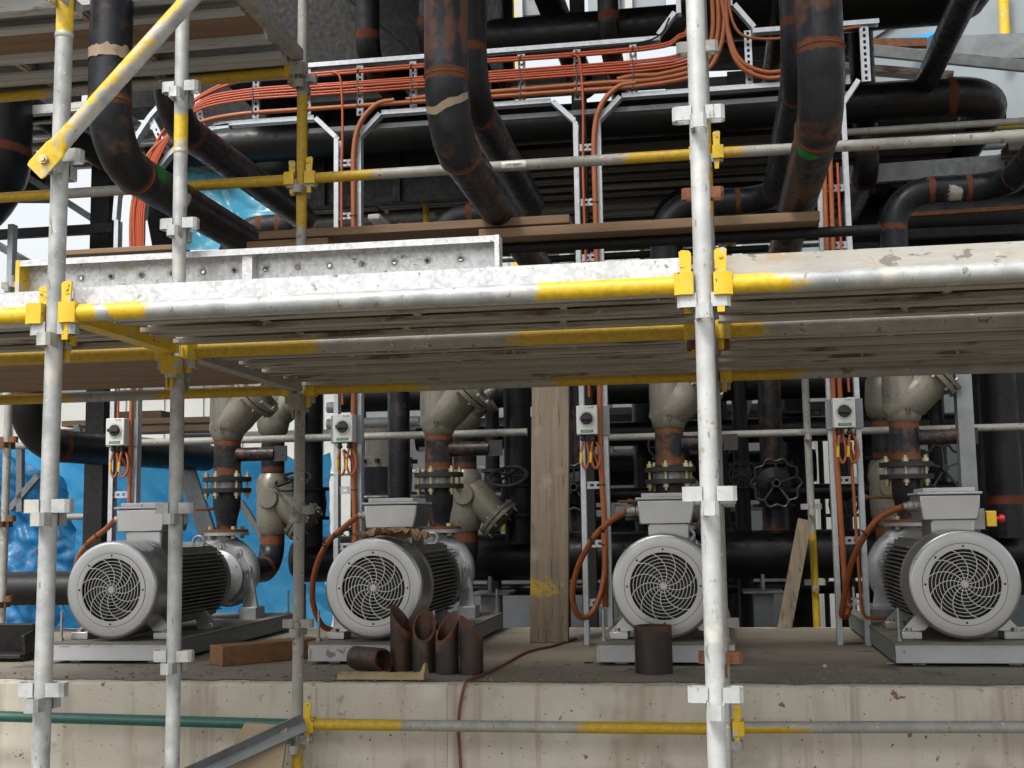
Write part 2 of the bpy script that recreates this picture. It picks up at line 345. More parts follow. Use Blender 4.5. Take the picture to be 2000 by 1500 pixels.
def post(name, x, y, z0, z1, label, paint=(), mk='scaf', lean=(0, 0), nodes=None, joint=None, rusty=(), cat='scaffold post', group='scaffold posts', seg=.06):
    """a standard; paint = list of (z0, z1) yellow stretches"""
    t = thing(name, label, cat, (x, y, z0), group)
    mt = {'scaf': M['scaf'], 'dirty': M['scafdirty'], 'white': M['scafwhite']}[mk]
    P = lambda z: V((x+lean[0]*(z-NODE0), y+lean[1]*(z-NODE0), z))
    k = max(2, int((z1-z0)/seg)); pts = [P(z0+(z1-z0)*i/k) for i in range(k+1)]
    def pa(L, p): return max([sm(a-.06, a+.02, p.z)*(1-sm(b-.02, b+.06, p.z)) for a, b in paint] or [0])*(.78 if mk == 'scaf' else .9)
    MB().tube(pts, TR, 20, attr={'paint': pa}).build('tube', mt, t)
    for zj in (joint or ()): MB().lathe([(TR+.0006, -.002), (TR+.0022, 0), (TR+.0022, .012), (TR+.0006, .014)], P(zj), (0, 0, 1), 20, caps=False).build('joint_collar', mt, t)
    for k in (nodes if nodes is not None else range(-4, 5)):
        z = NODE0+k*DZ
        if z0+.1 < z < z1-.05: put('pressing', PRESS['rust' if k in rusty else mk], t, P(z))
    return t
def fit_mesh(m):
    """C-shaped ledger end: block that sits over the pressing, local +X points from the post to the ledger"""
    mb = MB(); mb.ext([(.026, -.031), (.058, -.034), (.074, -.027), (.074, .027), (.058, .034), (.026, .031)], (0, 0, -.010), (0, 0, .048), (1, 0, 0))
    return mb.mesh('end_fitting', m, None, 30)
def wedge_mesh(m):
    mb = MB(); mb.ext([(.036, -.004), (.052, -.004), (.052, .004), (.036, .004)], (0, 0, -.065), (0, 0, 0), (1, 0, 0))
    b = len(mb.v)
    # tapered blade, wide at its head
    pts = [(.034, -.070), (.052, -.070), (.062, .092), (.055, .097), (.036, .095), (.030, .088)]
    for yy in (-.0195, -.0125): mb.add([V((p[0], yy, p[1])) for p in pts], [])
    n = 6; B = len(mb.v)-12
    mb.f += [[B+i for i in range(6)][::-1], [B+6+i for i in range(6)]]+[[B+i, B+(i+1) % 6, B+6+(i+1) % 6, B+6+i] for i in range(6)]
    mb.hexa((.047, -.0195, .074), (0, -1, 0), .006, .004)
    return mb.mesh('wedge', m, None, 30)
FIT = {k: fit_mesh(M[k2]) for k, k2 in (('y', 'yellow'), ('g', 'scafdirty'))}
WED = {k: wedge_mesh(M[k2]) for k, k2 in (('y', 'yellow'), ('g', 'scafdirty'), ('w', 'scaf'))}
def ledger(p0, p1, label, paint=None, mk='scaf', ends=('y', 'y'), wed=('y', 'y'), r=TR, group='scaffold ledgers', name='scaffold_ledger', cat='scaffold tube', attr2=None):
    """a ledger between the axes of two posts"""
    p0, p1 = V(p0), V(p1); d = (p1-p0).normalized(); rz = math.atan2(d.y, d.x)
    t = thing(name, label, cat, p0, group)
    a, b = p0+d*(.066 if ends[0] else 0), p1-d*(.066 if ends[1] else 0); Lg = (b-a).length; k = max(2, int(Lg/.04))
    A = {'paint': (lambda L, p: (paint(L/Lg, p) if paint else 0))}
    if attr2: A.update(attr2)
    MB().tube([a.lerp(b, i/k) for i in range(k+1)], r, 20, attr=A).build('tube', {'scaf': M['scaf'], 'dirty': M['scafdirty']}[mk], t)
    for e, wd, p, rot in ((ends[0], wed[0], p0, rz), (ends[1], wed[1], p1, rz+pi)):
        if e: put('end_fitting', FIT[e], t, p-V((0, 0, .02)), rot)
        if wd: put('wedge', WED[wd], t, p+V((0, 0, random.uniform(-.014, .006))), rot+random.uniform(-.08, .08))
    return t
def both(l0, l1, amp=.85): return lambda t, p: amp*max(1-sm(l0-.06, l0+.09, t), sm(1-l1-.09, 1-l1+.06, t))

LZ = NODE0+.043           # height of the deck ledgers' axes
RB = 2.07                 # depth of the back row
post('scaffold_post', 0, 0, 0, 4.6, 'grey front scaffold post at the left, yellow brace bolted to it', paint=((3.02, 3.14), (3.3, 3.6)), joint=(3.00,), nodes=range(-4, 4), lean=(.006, 0))
post('scaffold_post', 1.802, 0, 0, 4.6, 'tall whitish scaffold post in front of the third pump set', paint=((3.07, 3.3),), joint=(3.06,), lean=(.004, .004), mk='white')
post('scaffold_post', .0, .8, 0, 4.6, 'mottled grey scaffold post in front of the leftmost motor', paint=((2.92, 3.02),), mk='scaf', joint=(2.90,), lean=(-.002, 0), nodes=(-4, -3, -2, -1, 0, 1, 2, 3, 4))
post('scaffold_post', 1.812, .8, 0, 4.6, 'scaffold post with rusty brackets hidden behind the tall whitish post', mk='dirty', rusty=(1, 0, -2), lean=(-.004, 0))
post('scaffold_post', .0, RB, 0, 4.6, 'slim scaffold post with yellow lower end against the plinth left of the second motor', paint=((.25, .62), (2.95, 3.55)), mk='dirty', lean=(.004, 0))
post('scaffold_post', 1.835, RB, 0, 4.6, 'back scaffold post at the plinth behind the third pump set', mk='dirty', paint=((2.9, 3.3),))
post('scaffold_post', -1.86, RB, 0, 4.6, 'weathered scaffold post beyond the left edge by the plinth', mk='dirty')
post('scaffold_post', 4.24, 0, 0, 4.6, 'front scaffold post beyond the right edge', mk='scaf')
post('scaffold_post', 4.24, .8, 0, 4.6, 'middle scaffold post beyond the right edge', mk='dirty')
post('scaffold_post', 4.24, RB, 0, 4.6, 'back scaffold post beyond the right edge', mk='dirty')
post('scaffold_post', -1.8, 0, 0, 4.6, 'front scaffold post beyond the left edge', mk='scaf')
post('scaffold_post', -1.8, .8, 0, 4.6, 'middle scaffold post beyond the left edge', mk='dirty')
pp = at(1583, 980, 5.15)
post('scaffold_post', pp.x, 5.15, 0, 3.4, 'yellow footed scaffold post behind the plinth between third and fourth pump', paint=((.7, 1.46),), mk='dirty', lean=(-.006, 0))
pl_ = at(10, 1000, 3.9)
post('scaffold_post', pl_.x, 3.9, 0, 3.2, 'rusty brown scaffold post at the far left edge of the picture', mk='dirty', rusty=(-1, -2, 0))

# deck level ledgers
ledger((0, 0, LZ), (1.802, 0, LZ), 'long grey front deck ledger with yellow ends, centre bay', paint=lambda t, p: .85*max(1-sm(.10, .15, t) - .9*(sm(.045, .05, t)*(1-sm(.062, .07, t))), sm(.755, .80, t)))
ledger((1.802, 0, LZ-.003), (4.24, 0, LZ+.004), 'front deck ledger right of the tall whitish post, cement splashed', paint=lambda t, p: .9*(1-sm(.02, .14, t)) - .25*sm(-.01, .01, p.z-LZ), wed=('y', 'y'))
ledger((-1.8, 0, LZ), (0, 0, LZ), 'front deck ledger left of the braced post', paint=both(.08, .06), wed=('y', 'y'))
ledger((0, .8, LZ), (1.81, .8, LZ), 'middle deck ledger under the planks, centre bay', mk='dirty', paint=both(.25, .33, .95), wed=('y', 'y'))
ledger((-1.8, .8, LZ), (0, .8, LZ), 'middle deck ledger under the planks, left bay', mk='dirty', paint=both(.3, .6, .95), wed=('g', 'y'))
ledger((1.81, .8, LZ), (4.24, .8, LZ), 'middle deck ledger under the planks, right bay', mk='dirty', paint=both(.04, .1, .9), wed=('y', 'g'))
ledger((0, RB, LZ), (1.835, RB, LZ), 'back deck ledger under the planks, centre bay', mk='dirty', paint=lambda t, p: .95*max(1-sm(.1, .5, t), sm(.55, .7, t)), wed=('y', 'y'))
ledger((-1.86, RB, LZ), (0, RB, LZ), 'back deck ledger under the timber boards, left bay', mk='dirty', paint=both(.4, .35, .8), wed=('g', 'y'))
ledger((1.835, RB, LZ), (4.24, RB, LZ-.01), 'back deck ledger under the planks, right bay', mk='dirty', paint=both(.12, .1, .8), wed=('y', 'g'))
# guard rails on the back row
GZ = 3.165
ledger((0, RB, GZ), (1.835, RB, GZ), 'guard rail tube crossing behind the second tall pipe, centre bay', mk='dirty', paint=both(.155, .16, .95))
ledger((1.835, RB, GZ), (4.24, RB, GZ-.02), 'guard rail tube crossing behind the third tall pipe, right bay', mk='dirty', paint=both(.03, .05, .8), ends=('y', 'g'), wed=('y', 'g'))
ledger((-1.86, RB, GZ), (0, RB, GZ), 'guard rail tube crossing behind the first tall pipe, left bay', mk='dirty', paint=both(.35, .32, .9))
# low ledgers in front of the plinth
ledger((0, RB, .728), (1.835, RB, .728), 'low ledger along the plinth face with yellow ends, centre', mk='dirty', paint=both(.22, .30, .95), wed=('y', 'g'))
ledger((1.835, RB, .735), (4.24, RB, .765), 'low ledger along the plinth face, right', mk='dirty', paint=lambda t, p: .95*(1-sm(.02, .22, t))*(1 if p.z < .74 else .2), wed=('y', 'g'))
ledger((-1.86, RB+.03, .748), (0, RB+.03, .720), 'green painted tube along the plinth face, left', mk='dirty', ends=(None, None), wed=(None, None), attr2={'green': lambda L, p: .78, 'paint': lambda L, p: .6*(p.z < .73-.01*p.x)*(1 if (p.x*1.7) % 1 < .5 else 0)})
# upper lift, left
UZ = NODE0+3*DZ+.043
ledger((-1.86, RB, UZ-.02), (0, RB, UZ), 'yellow and grey ledger under the upper deck at the left', mk='dirty', paint=both(.3, .25, .95))

ANG = [(-.025, 0), (.025, 0), (.025, .006), (.003, .006), (.003, .05), (-.003, .05), (-.003, .006), (-.025, .006)]
def transom(x, y0, y1, z, label, m='scaf', group='scaffold transoms'):
    t = thing('scaffold_transom', label, 'scaffold transom', (x, y0, z), group)
    mb = MB(); mb.ext([(-.027, -.05), (-.021, -.05), (-.021, -.006), (.021, -.006), (.021, -.05), (.027, -.05), (.027, 0), (-.027, 0)], (x, y0+.05, z), (x, y1-.05, z), (1, 0, 0))
    mb.build('rail', M[m], t)
    for y, rz in ((y0, pi/2), (y1, -pi/2)):
        put('end_fitting', FIT['y' if m == 'yellow' else 'g'], t, (x, y, z-.06), rz); put('wedge', WED['y' if m == 'yellow' else 'g'], t, (x, y, z-.05), rz)
    return t
TZ = LZ-.012
for x, y0, y1, lb, m in ((0, 0, .8, 'yellow transom running inward from the braced left post', 'yellow'), (0, .8, RB, 'grey transom under the deck between mottled and slim posts', 'scafdirty'),
                         (1.806, 0, .8, 'transom running inward from the tall whitish post', 'scafdirty'), (1.82, .8, RB, 'transom under the deck behind the tall whitish post', 'scafdirty'),
                         (-1.8, 0, .8, 'front transom beyond the left edge', 'scafdirty'), (-1.83, .8, RB, 'back transom beyond the left edge', 'scafdirty'),
                         (4.24, 0, .8, 'front transom beyond the right edge', 'scafdirty'), (4.24, .8, RB, 'back transom beyond the right edge', 'scafdirty')):
    transom(x, y0, y1, TZ, lb, m)

def plank_mesh(L, W=.228, H=.063):
    """steel plank: channel open below with returned lips, dimples left out, cross ribs"""
    t = .003; prof = [(-W/2, 0), (-W/2, -H), (-W/2+.056, -H), (-W/2+.056, -H+.014), (-W/2+.053, -H+.014), (-W/2+.053, -H+t), (-W/2+t, -H+t), (-W/2+t, -t)]
    prof = prof+[(-x, z) for x, z in prof[::-1]]
    mb = MB(); mb.ext([(x, z) for x, z in prof], (0, 0, 0), (L, 0, 0), (0, 1, 0), steps=4)
    return mb
def rib_mesh(W=.228):
    return MB().box((0, 0, -.028), (.05, W-.008, .03)).box((0, 0, -.046), (.02, W-.125, .012))
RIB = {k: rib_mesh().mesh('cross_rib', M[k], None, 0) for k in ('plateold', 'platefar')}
PM = {}
def steel_plank(x0, y, z, L, label, m='plateold', group='steel deck planks', rz=0, ribs=True, W=.228):
    t = thing('steel_plank', label, 'steel plank', (x0, y, z-.063), group); t.rotation_euler.z = rz
    k = (L, m, W)
    if k not in PM: PM[k] = plank_mesh(L, W).mesh('deck_channel', M[m], None, 30)
    o = link(bpy.data.objects.new('deck_channel', PM[k])); setpar(o, t); o.location = (0, 0, .063)
    if ribs:
        for i in range(1, 4):
            r = link(bpy.data.objects.new('cross_rib', RIB['platefar' if m == 'platefar' else 'plateold'])); setpar(r, t); r.location = (L*i/4+random.uniform(-.06, .06), 0, .063)
    return t
DT = LZ+.077              # walking surface
ordn = ('first', 'second', 'third', 'fourth', 'fifth', 'sixth')
for bay, x0, L in (('centre', .035, 1.735), ('right', 1.845, 2.36), ('left', -1.765, 1.73)):
    for i, y in enumerate((.145, .385, .625)):
        front = i == 0
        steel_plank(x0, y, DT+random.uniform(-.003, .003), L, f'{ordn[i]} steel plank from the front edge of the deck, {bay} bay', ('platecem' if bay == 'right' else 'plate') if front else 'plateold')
    if bay != 'left':
        for i in range(5):
            steel_plank(x0, .96+.243*i, DT+random.uniform(-.004, .004), L, f'{ordn[i]} steel plank behind the middle ledger, {bay} bay')
for i in range(5):
    y = .97+.236*i
    mb = MB(); mb.bb(-1.9, .02+random.uniform(-.05, .0), y-.112, y+.112, LZ+.028, LZ+.066)
    solo(mb, 'timber_board', M['woodx'], f'{ordn[i]} brown timber deck board behind the middle ledger, left bay', 'timber board', 'timber deck boards', bevel=.003)

# toe board: a galvanised plank stood on its edge, its hollow side to the camera
tb = thing('toe_board', 'galvanised steel plank stood on edge behind the deck, holes along it', 'toe board', (at(45, 505, .9).x, .9, DT+.01))
X0, X1, Zt, Zb, Yt = at(42, 505, .9).x, at(970, 470, .9).x, 2.562, DT+.012, .93
H1, H2 = Zt-.062, Zt-.115
holes = [(X0+.10+i*.118, H1) for i in range(15)]+[(X0+.16+i*.118, H2) for i in range(14)]
def toe(mb):
    # face with square-cornered round holes: a strip grid where every hole cell carries an octagon opening
    zs = [Zb, H2-.02, H2+.02, H1-.02, H1+.02, Zt]
    for (z0, z1, row) in ((zs[0], zs[1], None), (zs[1], zs[2], 1), (zs[2], zs[3], None), (zs[3], zs[4], 0), (zs[4], zs[5], None)):
        hs_ = [h[0] for h in (holes[:15] if row == 0 else holes[15:])] if row is not None else []
        x = X0
        for hx in hs_:
            a, b = hx-.02, hx+.02
            if b > X1: break
            mb.add([V((x, Yt, z0)), V((a, Yt, z0)), V((a, Yt, z1)), V((x, Yt, z1))], [(0, 1, 2, 3)])
            sq = [V((hx+.02*max(-1, min(1, 1.42*math.cos(k*pi/6+pi/12))), Yt, (z0+z1)/2+.02*max(-1, min(1, 1.42*math.sin(k*pi/6+pi/12))))) for k in range(12)]
            ci = [V((hx+.006*math.cos(k*pi/6+pi/12), Yt+.004, (z0+z1)/2+  .006*math.sin(k*pi/6+pi/12))) for k in range(12)]
            mb.add(sq+ci, [(k, (k+1) % 12, 12+(k+1) % 12, 12+k) for k in range(12)])
            # four corner fillers
            x = b
        mb.add([V((x, Yt, z0)), V((X1, Yt, z0)), V((X1, Yt, z1)), V((x, Yt, z1))], [(0, 1, 2, 3)])
mb = MB(); toe(mb); mb.build('web', M['plate'], tb, smooth=0)
mb = MB()
for hx, hz in holes:
    if hx < X1-.04: mb.annulus((hx, Yt-.0015, hz), (0, 1, 0), .0065, .0105, .003, 14)
mb.build('hole_rims', M['plateold'], tb)['kind'] = 'stuff'
MB().ext([(0, 0), (-.063, 0), (-.063, -.022), (-.060, -.022), (-.060, -.003), (0, -.003)], (X0, Yt, Zt), (X1, Yt, Zt), (0, 1, 0)).build('top_flange', M['plate'], tb)
MB().bb(X0, X1, Yt-.06, Yt, Zb, Zb+.004).build('bottom_flange', M['plate'], tb)
for x in (X0, X1): MB().bb(x-.002, x+.014, Yt-.064, Yt+.002, Zb, Zt+.001).build('end_plate', M['yellow' if x == X0 else 'plate'], tb)
xs = at(487, 510, .9).x; MB().bb(xs-.018, xs+.018, Yt-.05, Yt-.004, Zb, Zt-.006).build('stiffener', M['plate'], tb)

# yellow diagonal brace
br = thing('scaffold_brace', 'yellow diagonal scaffold brace with flattened bolted end', 'scaffold brace', at(78, 320, -.07))
a, b = at(84, 318, -.068), at(372, -2, -.068); d = (b-a).normalized(); b2 = a+d*1.9; sd_ = V((0, 0, 1)).cross(d)
rr = []; pts = []
e0 = a-d*.035; nr = 20; vs_ = []; fs = []; pa_ = []
for s_, wx, wy in ((0, .030, .004), (.012, .034, .004), (.085, .034, .004), (.10, .031, .009), (.135, TR+.003, TR*.8), (.17, TR, TR), (.4, TR, TR), (.8, TR, TR), (1.3, TR, TR), (1.9, TR, TR)):
    n_ = d.cross(V((0, -1, 0))).normalized()
    for j in range(nr):
        an = 2*pi*j/nr; cx, sy = math.cos(an), math.sin(an)
        if wy < .008: cx = max(-1, min(1, cx*1.3)); sy = max(-1, min(1, sy*1.3))
        vs_.append(e0+d*s_+n_*wx*cx+V((0, 1, 0))*wy*sy)
        pa_.append(.62 if s_ < .12 else .38+.2*math.cos(an+2.4))
m_ = len(vs_)//nr
fs = [(i*nr+j, i*nr+(j+1) % nr, (i+1)*nr+(j+1) % nr, (i+1)*nr+j) for i in range(m_-1) for j in range(nr)]+[tuple(range(nr))]
MB().add(vs_, fs, paint=pa_).build('tube', M['scaf'], br)
MB().hexa(e0+d*.045+V((0, -.003, 0)), (0, -1, 0), .014, .012).lathe([(.008, .012), (.008, .020)], e0+d*.045, (0, -1, 0), 12).build('bolt', M['bolt'], br)

# ------------------------------------------------------------------ pump sets
PXS = (-1.345, .088, 1.562, 2.978)
WHO = ('leftmost', 'second', 'third', 'rightmost')
MZ, FY = 1.262, 2.95
def grille():
    mb = MB(); o = V((0, 0, 0))
    for i in range(9):
        r = .030+i*.0169; mb.lathe([(r, 0), (r+.0032, 0), (r+.0032, .003), (r, .003), (r, 0)], o, (0, 1, 0), 56, caps=False)
    for k in range(12):
        pts = []
        for i in range(9):
            t = i/8; r = .018+.152*t; a = k*pi/6+.75*t**1.4+.1
            pts.append(V((r*math.cos(a), -.001, r*math.sin(a))))
        for p, q in zip(pts, pts[1:]): mb.beam(p, q, .003, .0042, (0, 1, 0))
    mb.lathe([(0, -.004), (.016, -.004), (.020, 0), (.020, .005), (0, .005)], o, (0, 1, 0), 20)
    return mb
def pump_set(x, label):
    t = thing('pump_set', label, 'pump set', (x, 3.8, PZ), 'motor driven pump sets on the plinth')
    # base frame
    bf = MB().bb(x-.335, x+.335, 2.925, 2.937, .897, .981).build('base_front_plate', M['base'], t, bevel=.002)
    for i in range(5): xx = x-.25+i*.125+.01*math.sin(i*5); MB().box((xx, 2.922, .976), (.055, .006, .006)).build('weld_bead', M['base'], bf)
    MB().box((x-.330, 2.922, .935), (.008, .008, .06)).build('weld_bead', M['base'], bf)
    for s_ in (-1, 1): MB().bb(x+s_*.335, x+s_*.323, 2.938, 4.90, .897, .981).build('base_side_plate', M['grey'], t)
    MB().bb(x-.338, x+.338, 2.920, 4.90, .982, .992).build('base_top_plate', M['basedirt'], t)
    for sx, sy in ((-.22, 3.05), (.22, 3.05), (-.22, 4.7), (.22, 4.7)): MB().bb(x+sx-.03, x+sx+.03, sy-.05, sy+.05, PZ+.002, .897).build('shim', M['stud'], t)
    for s_ in (-1, 1):
        for y in (3.0, 4.84): 
            st = MB().lathe([(.0075, 0), (.0075, .155)], (x+s_*.305, y, .992), (0, 0, 1), 10).build('levelling_stud', M['stud'], t)
            MB().hexa((x+s_*.305, y, .992), (0, 0, 1), .015, .014).build('nut', M['stud'], st)
    # motor feet with gussets
    for s_ in (-1, 1):
        for y in (3.06, 3.62):
            ft = MB().bb(x+s_*.235-.048, x+s_*.235+.048, y, y+.13, .993, 1.032).build('motor_foot', M['motor'], t, bevel=.004)
            g_ = MB(); g_.ext([(s_*.275, 1.033), (s_*.17, 1.033), (s_*.13, 1.12), (s_*.17, 1.14)], (x, y+.05, 0), (x, y+.065, 0), (1, 0, 0))
            # polygon axes: X and Z
            g_ = MB(); P = [(s_*.275, 1.033), (s_*.17, 1.033), (s_*.11, 1.09), (s_*.17, 1.15)]
            g_.add([V((x+a_, y+.045, c_)) for a_, c_ in P]+[V((x+a_, y+.07, c_)) for a_, c_ in P], [(0, 1, 2, 3), (7, 6, 5, 4)]+[(i, (i+1) % 4, 4+(i+1) % 4, 4+i) for i in range(4)])
            g_.build('gusset', M['motor'], ft)
            MB().hexa((x+s_*.245, y+.03, 1.032), (0, 0, 1), .014, .014).build('foot_bolt', M['stud'], ft)
    # fan cowl
    o = V((x, FY, MZ))
    cw = MB().lathe([(.170, .004), (.172, 0), (.200, .0), (.2405, .0), (.2412, .0001), (.2500, .004), (.2555, .011), (.257, .020), (.257, .0205), (.257, .2), (.2555, .203), (.2555, .209), (.257, .212), (.257, .27), (.248, .272), (.225, .272)], o, (0, 1, 0), 72, caps=False).build('fan_cowl', M['motor'], t, smooth=50)
    MB().annulus(o+V((0, -.002, 0)), (0, 1, 0), .168, .192, .006, 56).build('grille_rim', M['motor'], cw)
    MB().annulus(o+V((0, -.0008, 0)), (0, 1, 0), .1915, .1945, .0015, 56).build('rim_groove', M['black'], cw)
    for k in range(8):
        a = k*pi/4+pi/2
        if k in (0, 1, 2, 4, 6): MB().lathe([(.0055, -.004), (.004, -.006), (0, -.0062)], o+V((math.cos(a)*.180, 0, math.sin(a)*.180)), (0, 1, 0), 10).build('grille_screw', M['black'], cw)
    gr = grille(); gr.v = [p+o+V((0, .001, 0)) for p in gr.v]; gr.build('fan_grille', M['motor'], cw)
    fn = MB().lathe([(0, .05), (.169, .055), (.169, .07), (0, .07)], o, (0, 1, 0), 32)
    for k in range(7):
        a = k*2*pi/7; R = Matrix.Rotation(-a, 3, 'Y'); fn.box(o+R @ V((.095, .035, 0)), (.12, .04, .006), R)
    fn.build('fan', M['black'], t)
    # finned frame
    MB().lathe([(.196, .27), (.196, 1.0), (.21, 1.0), (.235, 1.005), (.235, 1.06), (.2, 1.07), (.14, 1.10)], o, (0, 1, 0), 40).build('motor_frame', M['motordark'], t)
    f_ = MB()
    for k in range(-9, 10):
        q = k*.0212
        if abs(q) < .17:
            i_, o_ = math.sqrt(.196**2-q*q)-.004, math.sqrt(.25**2-(q*.8)**2)
            for s_ in (-1, 1):
                f_.bb(x+s_*i_, x+s_*o_, FY+.285, FY+.985, MZ+q-.0028, MZ+q+.0028)
                if s_ < 0 or abs(q) > .13: f_.bb(x+q-.0028, x+q+.0028, FY+.285, FY+.985, MZ+s_*i_, MZ+s_*(o_-.012))
    fo = f_.build('cooling_fins', M['motordark'], t, smooth=0); fo['kind'] = 'stuff'
    # terminal box
    tx0, tx1, ty0, ty1, tz0, tz1 = x-.135, x+.155, FY+.30, FY+.62, 1.562, 1.690
    MB().bb(tx0+.05, tx1-.03, ty0+.02, ty1-.02, 1.44, tz0+.01).build('box_pedestal', M['motor'], t, bevel=.01)
    bx = MB(); P = [(tx0, tz1), (tx1, tz1), (tx1-.002, tz1-.06), (tx1-.016, tz0), (tx0+.006, tz0)]
    bx.add([V((a_, ty0, c_)) for a_, c_ in P]+[V((a_, ty1, c_)) for a_, c_ in P], [tuple(range(5))[::-1], tuple(range(5, 10))]+[(i, (i+1) % 5, 5+(i+1) % 5, 5+i) for i in range(5)])
    tbx = bx.build('terminal_box', M['motor'], t, bevel=.008)
    MB().bb(tx0-.010, tx1+.010, ty0-.010, ty1+.01, tz1+.001, tz1+.013).bb(tx0+.02, tx1-.02, ty0+.012, ty1-.012, tz1+.013, tz1+.035).build('box_lid', M['base'], tbx, bevel=.004)
    MB().lathe([(.028, 0), (.028, .02), (.022, .022), (.026, .026), (.026, .045), (.02, .05), (.02, .07)], (tx0+.006, ty0+.12, 1.635), (-1, 0, 0), 16).build('cable_gland', M['stud'], tbx)
    # lifting eye
    ey = V((x-.045, FY+.93, 1.515)) if False else V((x-.13 if x > 1.4 else x+.11, FY+.86, 1.46))
    MB().ring(ey+V((0, 0, .035)), (0, 1, 0), .034, .0095, 24, 10).lathe([(.02, -.03), (.02, -.005), (.012, 0)], ey, (0, 0, 1), 12).build('lifting_eye', M['pump'], t)
    # pump: bearing lantern, volute with bosses, neck, flange, feet
    MB().lathe([(.16, 1.06), (.13, 1.12), (.085, 1.16), (.07, 1.2), (.075, 1.32), (.11, 1.36), (.17, 1.40), (.17, 1.42)], o, (0, 1, 0), 32).build('bearing_bracket', M['pump'], t)
    c = V((x, 4.5, MZ+.012))
    vol = MB(); n = 40; prof = 9; vs_ = []
    for i in range(n):
        a = 2*pi*i/n; grow = .155+.05*((i/n+.30) % 1)
        for j in range(prof):
            b = 2*pi*j/prof; r_ = .055+.014*((i/n+.30) % 1)
            vs_.append(c+V((math.cos(a)*(grow+r_*math.cos(b)), .075*math.sin(b), math.sin(a)*(grow+r_*math.cos(b)))))
    vol.add(vs_, [(i*prof+j, ((i+1) % n)*prof+j, ((i+1) % n)*prof+(j+1) % prof, i*prof+(j+1) % prof) for i in range(n) for j in range(prof)])
    vol.lathe([(.0, -.05), (.16, -.05), (.175, -.03), (.175, .05), (.1, .09), (.095, .22)], c, (0, 1, 0), 36)
    vo = vol.build('volute', M['pump'], t, smooth=60)
    cv = MB().annulus(c+V((0, -.082, 0)), (0, 1, 0), .105, .185, .035, 48)
    for k in range(9):
        a = k*2*pi/9+.2; p = c+V((math.cos(a)*.178, -.088, math.sin(a)*.178)); cv.lathe([(.03, 0), (.028, -.010+.02), (.028, .04)], p, (0, 1, 0), 14)
    cvo = cv.build('casing_cover', M['pump'], vo)
    for k in range(9):
        a = k*2*pi/9+.2; MB().hexa(c+V((math.cos(a)*.178, -.100, math.sin(a)*.178)), (0, 1, 0), .014, .014).build('cover_bolt', M['stud'], vo)
    for k in range(3):
        a = k*2*pi/3+.7; MB().beam(c+V((math.cos(a)*.06, -.10, math.sin(a)*.06)), c+V((math.cos(a)*.15, -.075, math.sin(a)*.15)), .014, .03, (0, 1, 0)).build('bracket_rib', M['pump'], vo)
    nk = spline([c+V((-.17, 0, -.02)), c+V((-.165, 0, .07)), c+V((-.10, 0, .165)), c+V((-.02, 0, .215)), c+V((0, 0, .255))], 6)
    MB().tube(nk, [.045+.04*i/(len(nk)-1) for i in range(len(nk))], 18).build('discharge_neck', M['pump'], t)
    wb = MB(); P = [(.02, .25), (.05, .25), (.20, .02), (.185, -.02)]
    wb.add([V((x+a_, 4.47, c.z+c_)) for a_, c_ in P]+[V((x+a_, 4.49, c.z+c_)) for a_, c_ in P], [(0, 1, 2, 3), (7, 6, 5, 4)]+[(i, (i+1) % 4, 4+(i+1) % 4, 4+i) for i in range(4)])
    wb.build('neck_web', M['pump'], t)
    MB().lathe([(.145, 0), (.145, .02), (.085, .021)], (x, 4.5, 1.525), (0, 0, 1), 32).build('discharge_flange', M['pump'], t)
    for s_ in (-1, 1):
        q = MB(); P = [(s_*.15, -.06), (s_*.20, -.02), (s_*.235, -.21), (s_*.14, -.21)]
        q.add([V((x+a_, 4.44, c.z+c_)) for a_, c_ in P]+[V((x+a_, 4.47, c.z+c_)) for a_, c_ in P], [(0, 1, 2, 3), (7, 6, 5, 4)]+[(i, (i+1) % 4, 4+(i+1) % 4, 4+i) for i in range(4)])
        q.bb(x+s_*.13, x+s_*.245, 4.40, 4.56, c.z-.285, c.z-.21).build('pump_foot', M['pump'], t, bevel=.003)
    MB().lathe([(.13, .19), (.13, .22)], c, (0, 1, 0), 28).build('suction_flange', M['pump'], t)
    return t
ps0 = pump_set(PXS[0], 'leftmost silver motor and pump set on its grey base')
for i in (1, 2, 3):
    c_ = copy_tree(ps0); c_.location.x = PXS[i]
    c_['label'] = ('', 'second silver motor and pump set, pipe offcuts and brown paper by it', 'third silver motor and pump set, partly behind the tall whitish post', 'rightmost silver motor and pump set with its left flank in view')[i]

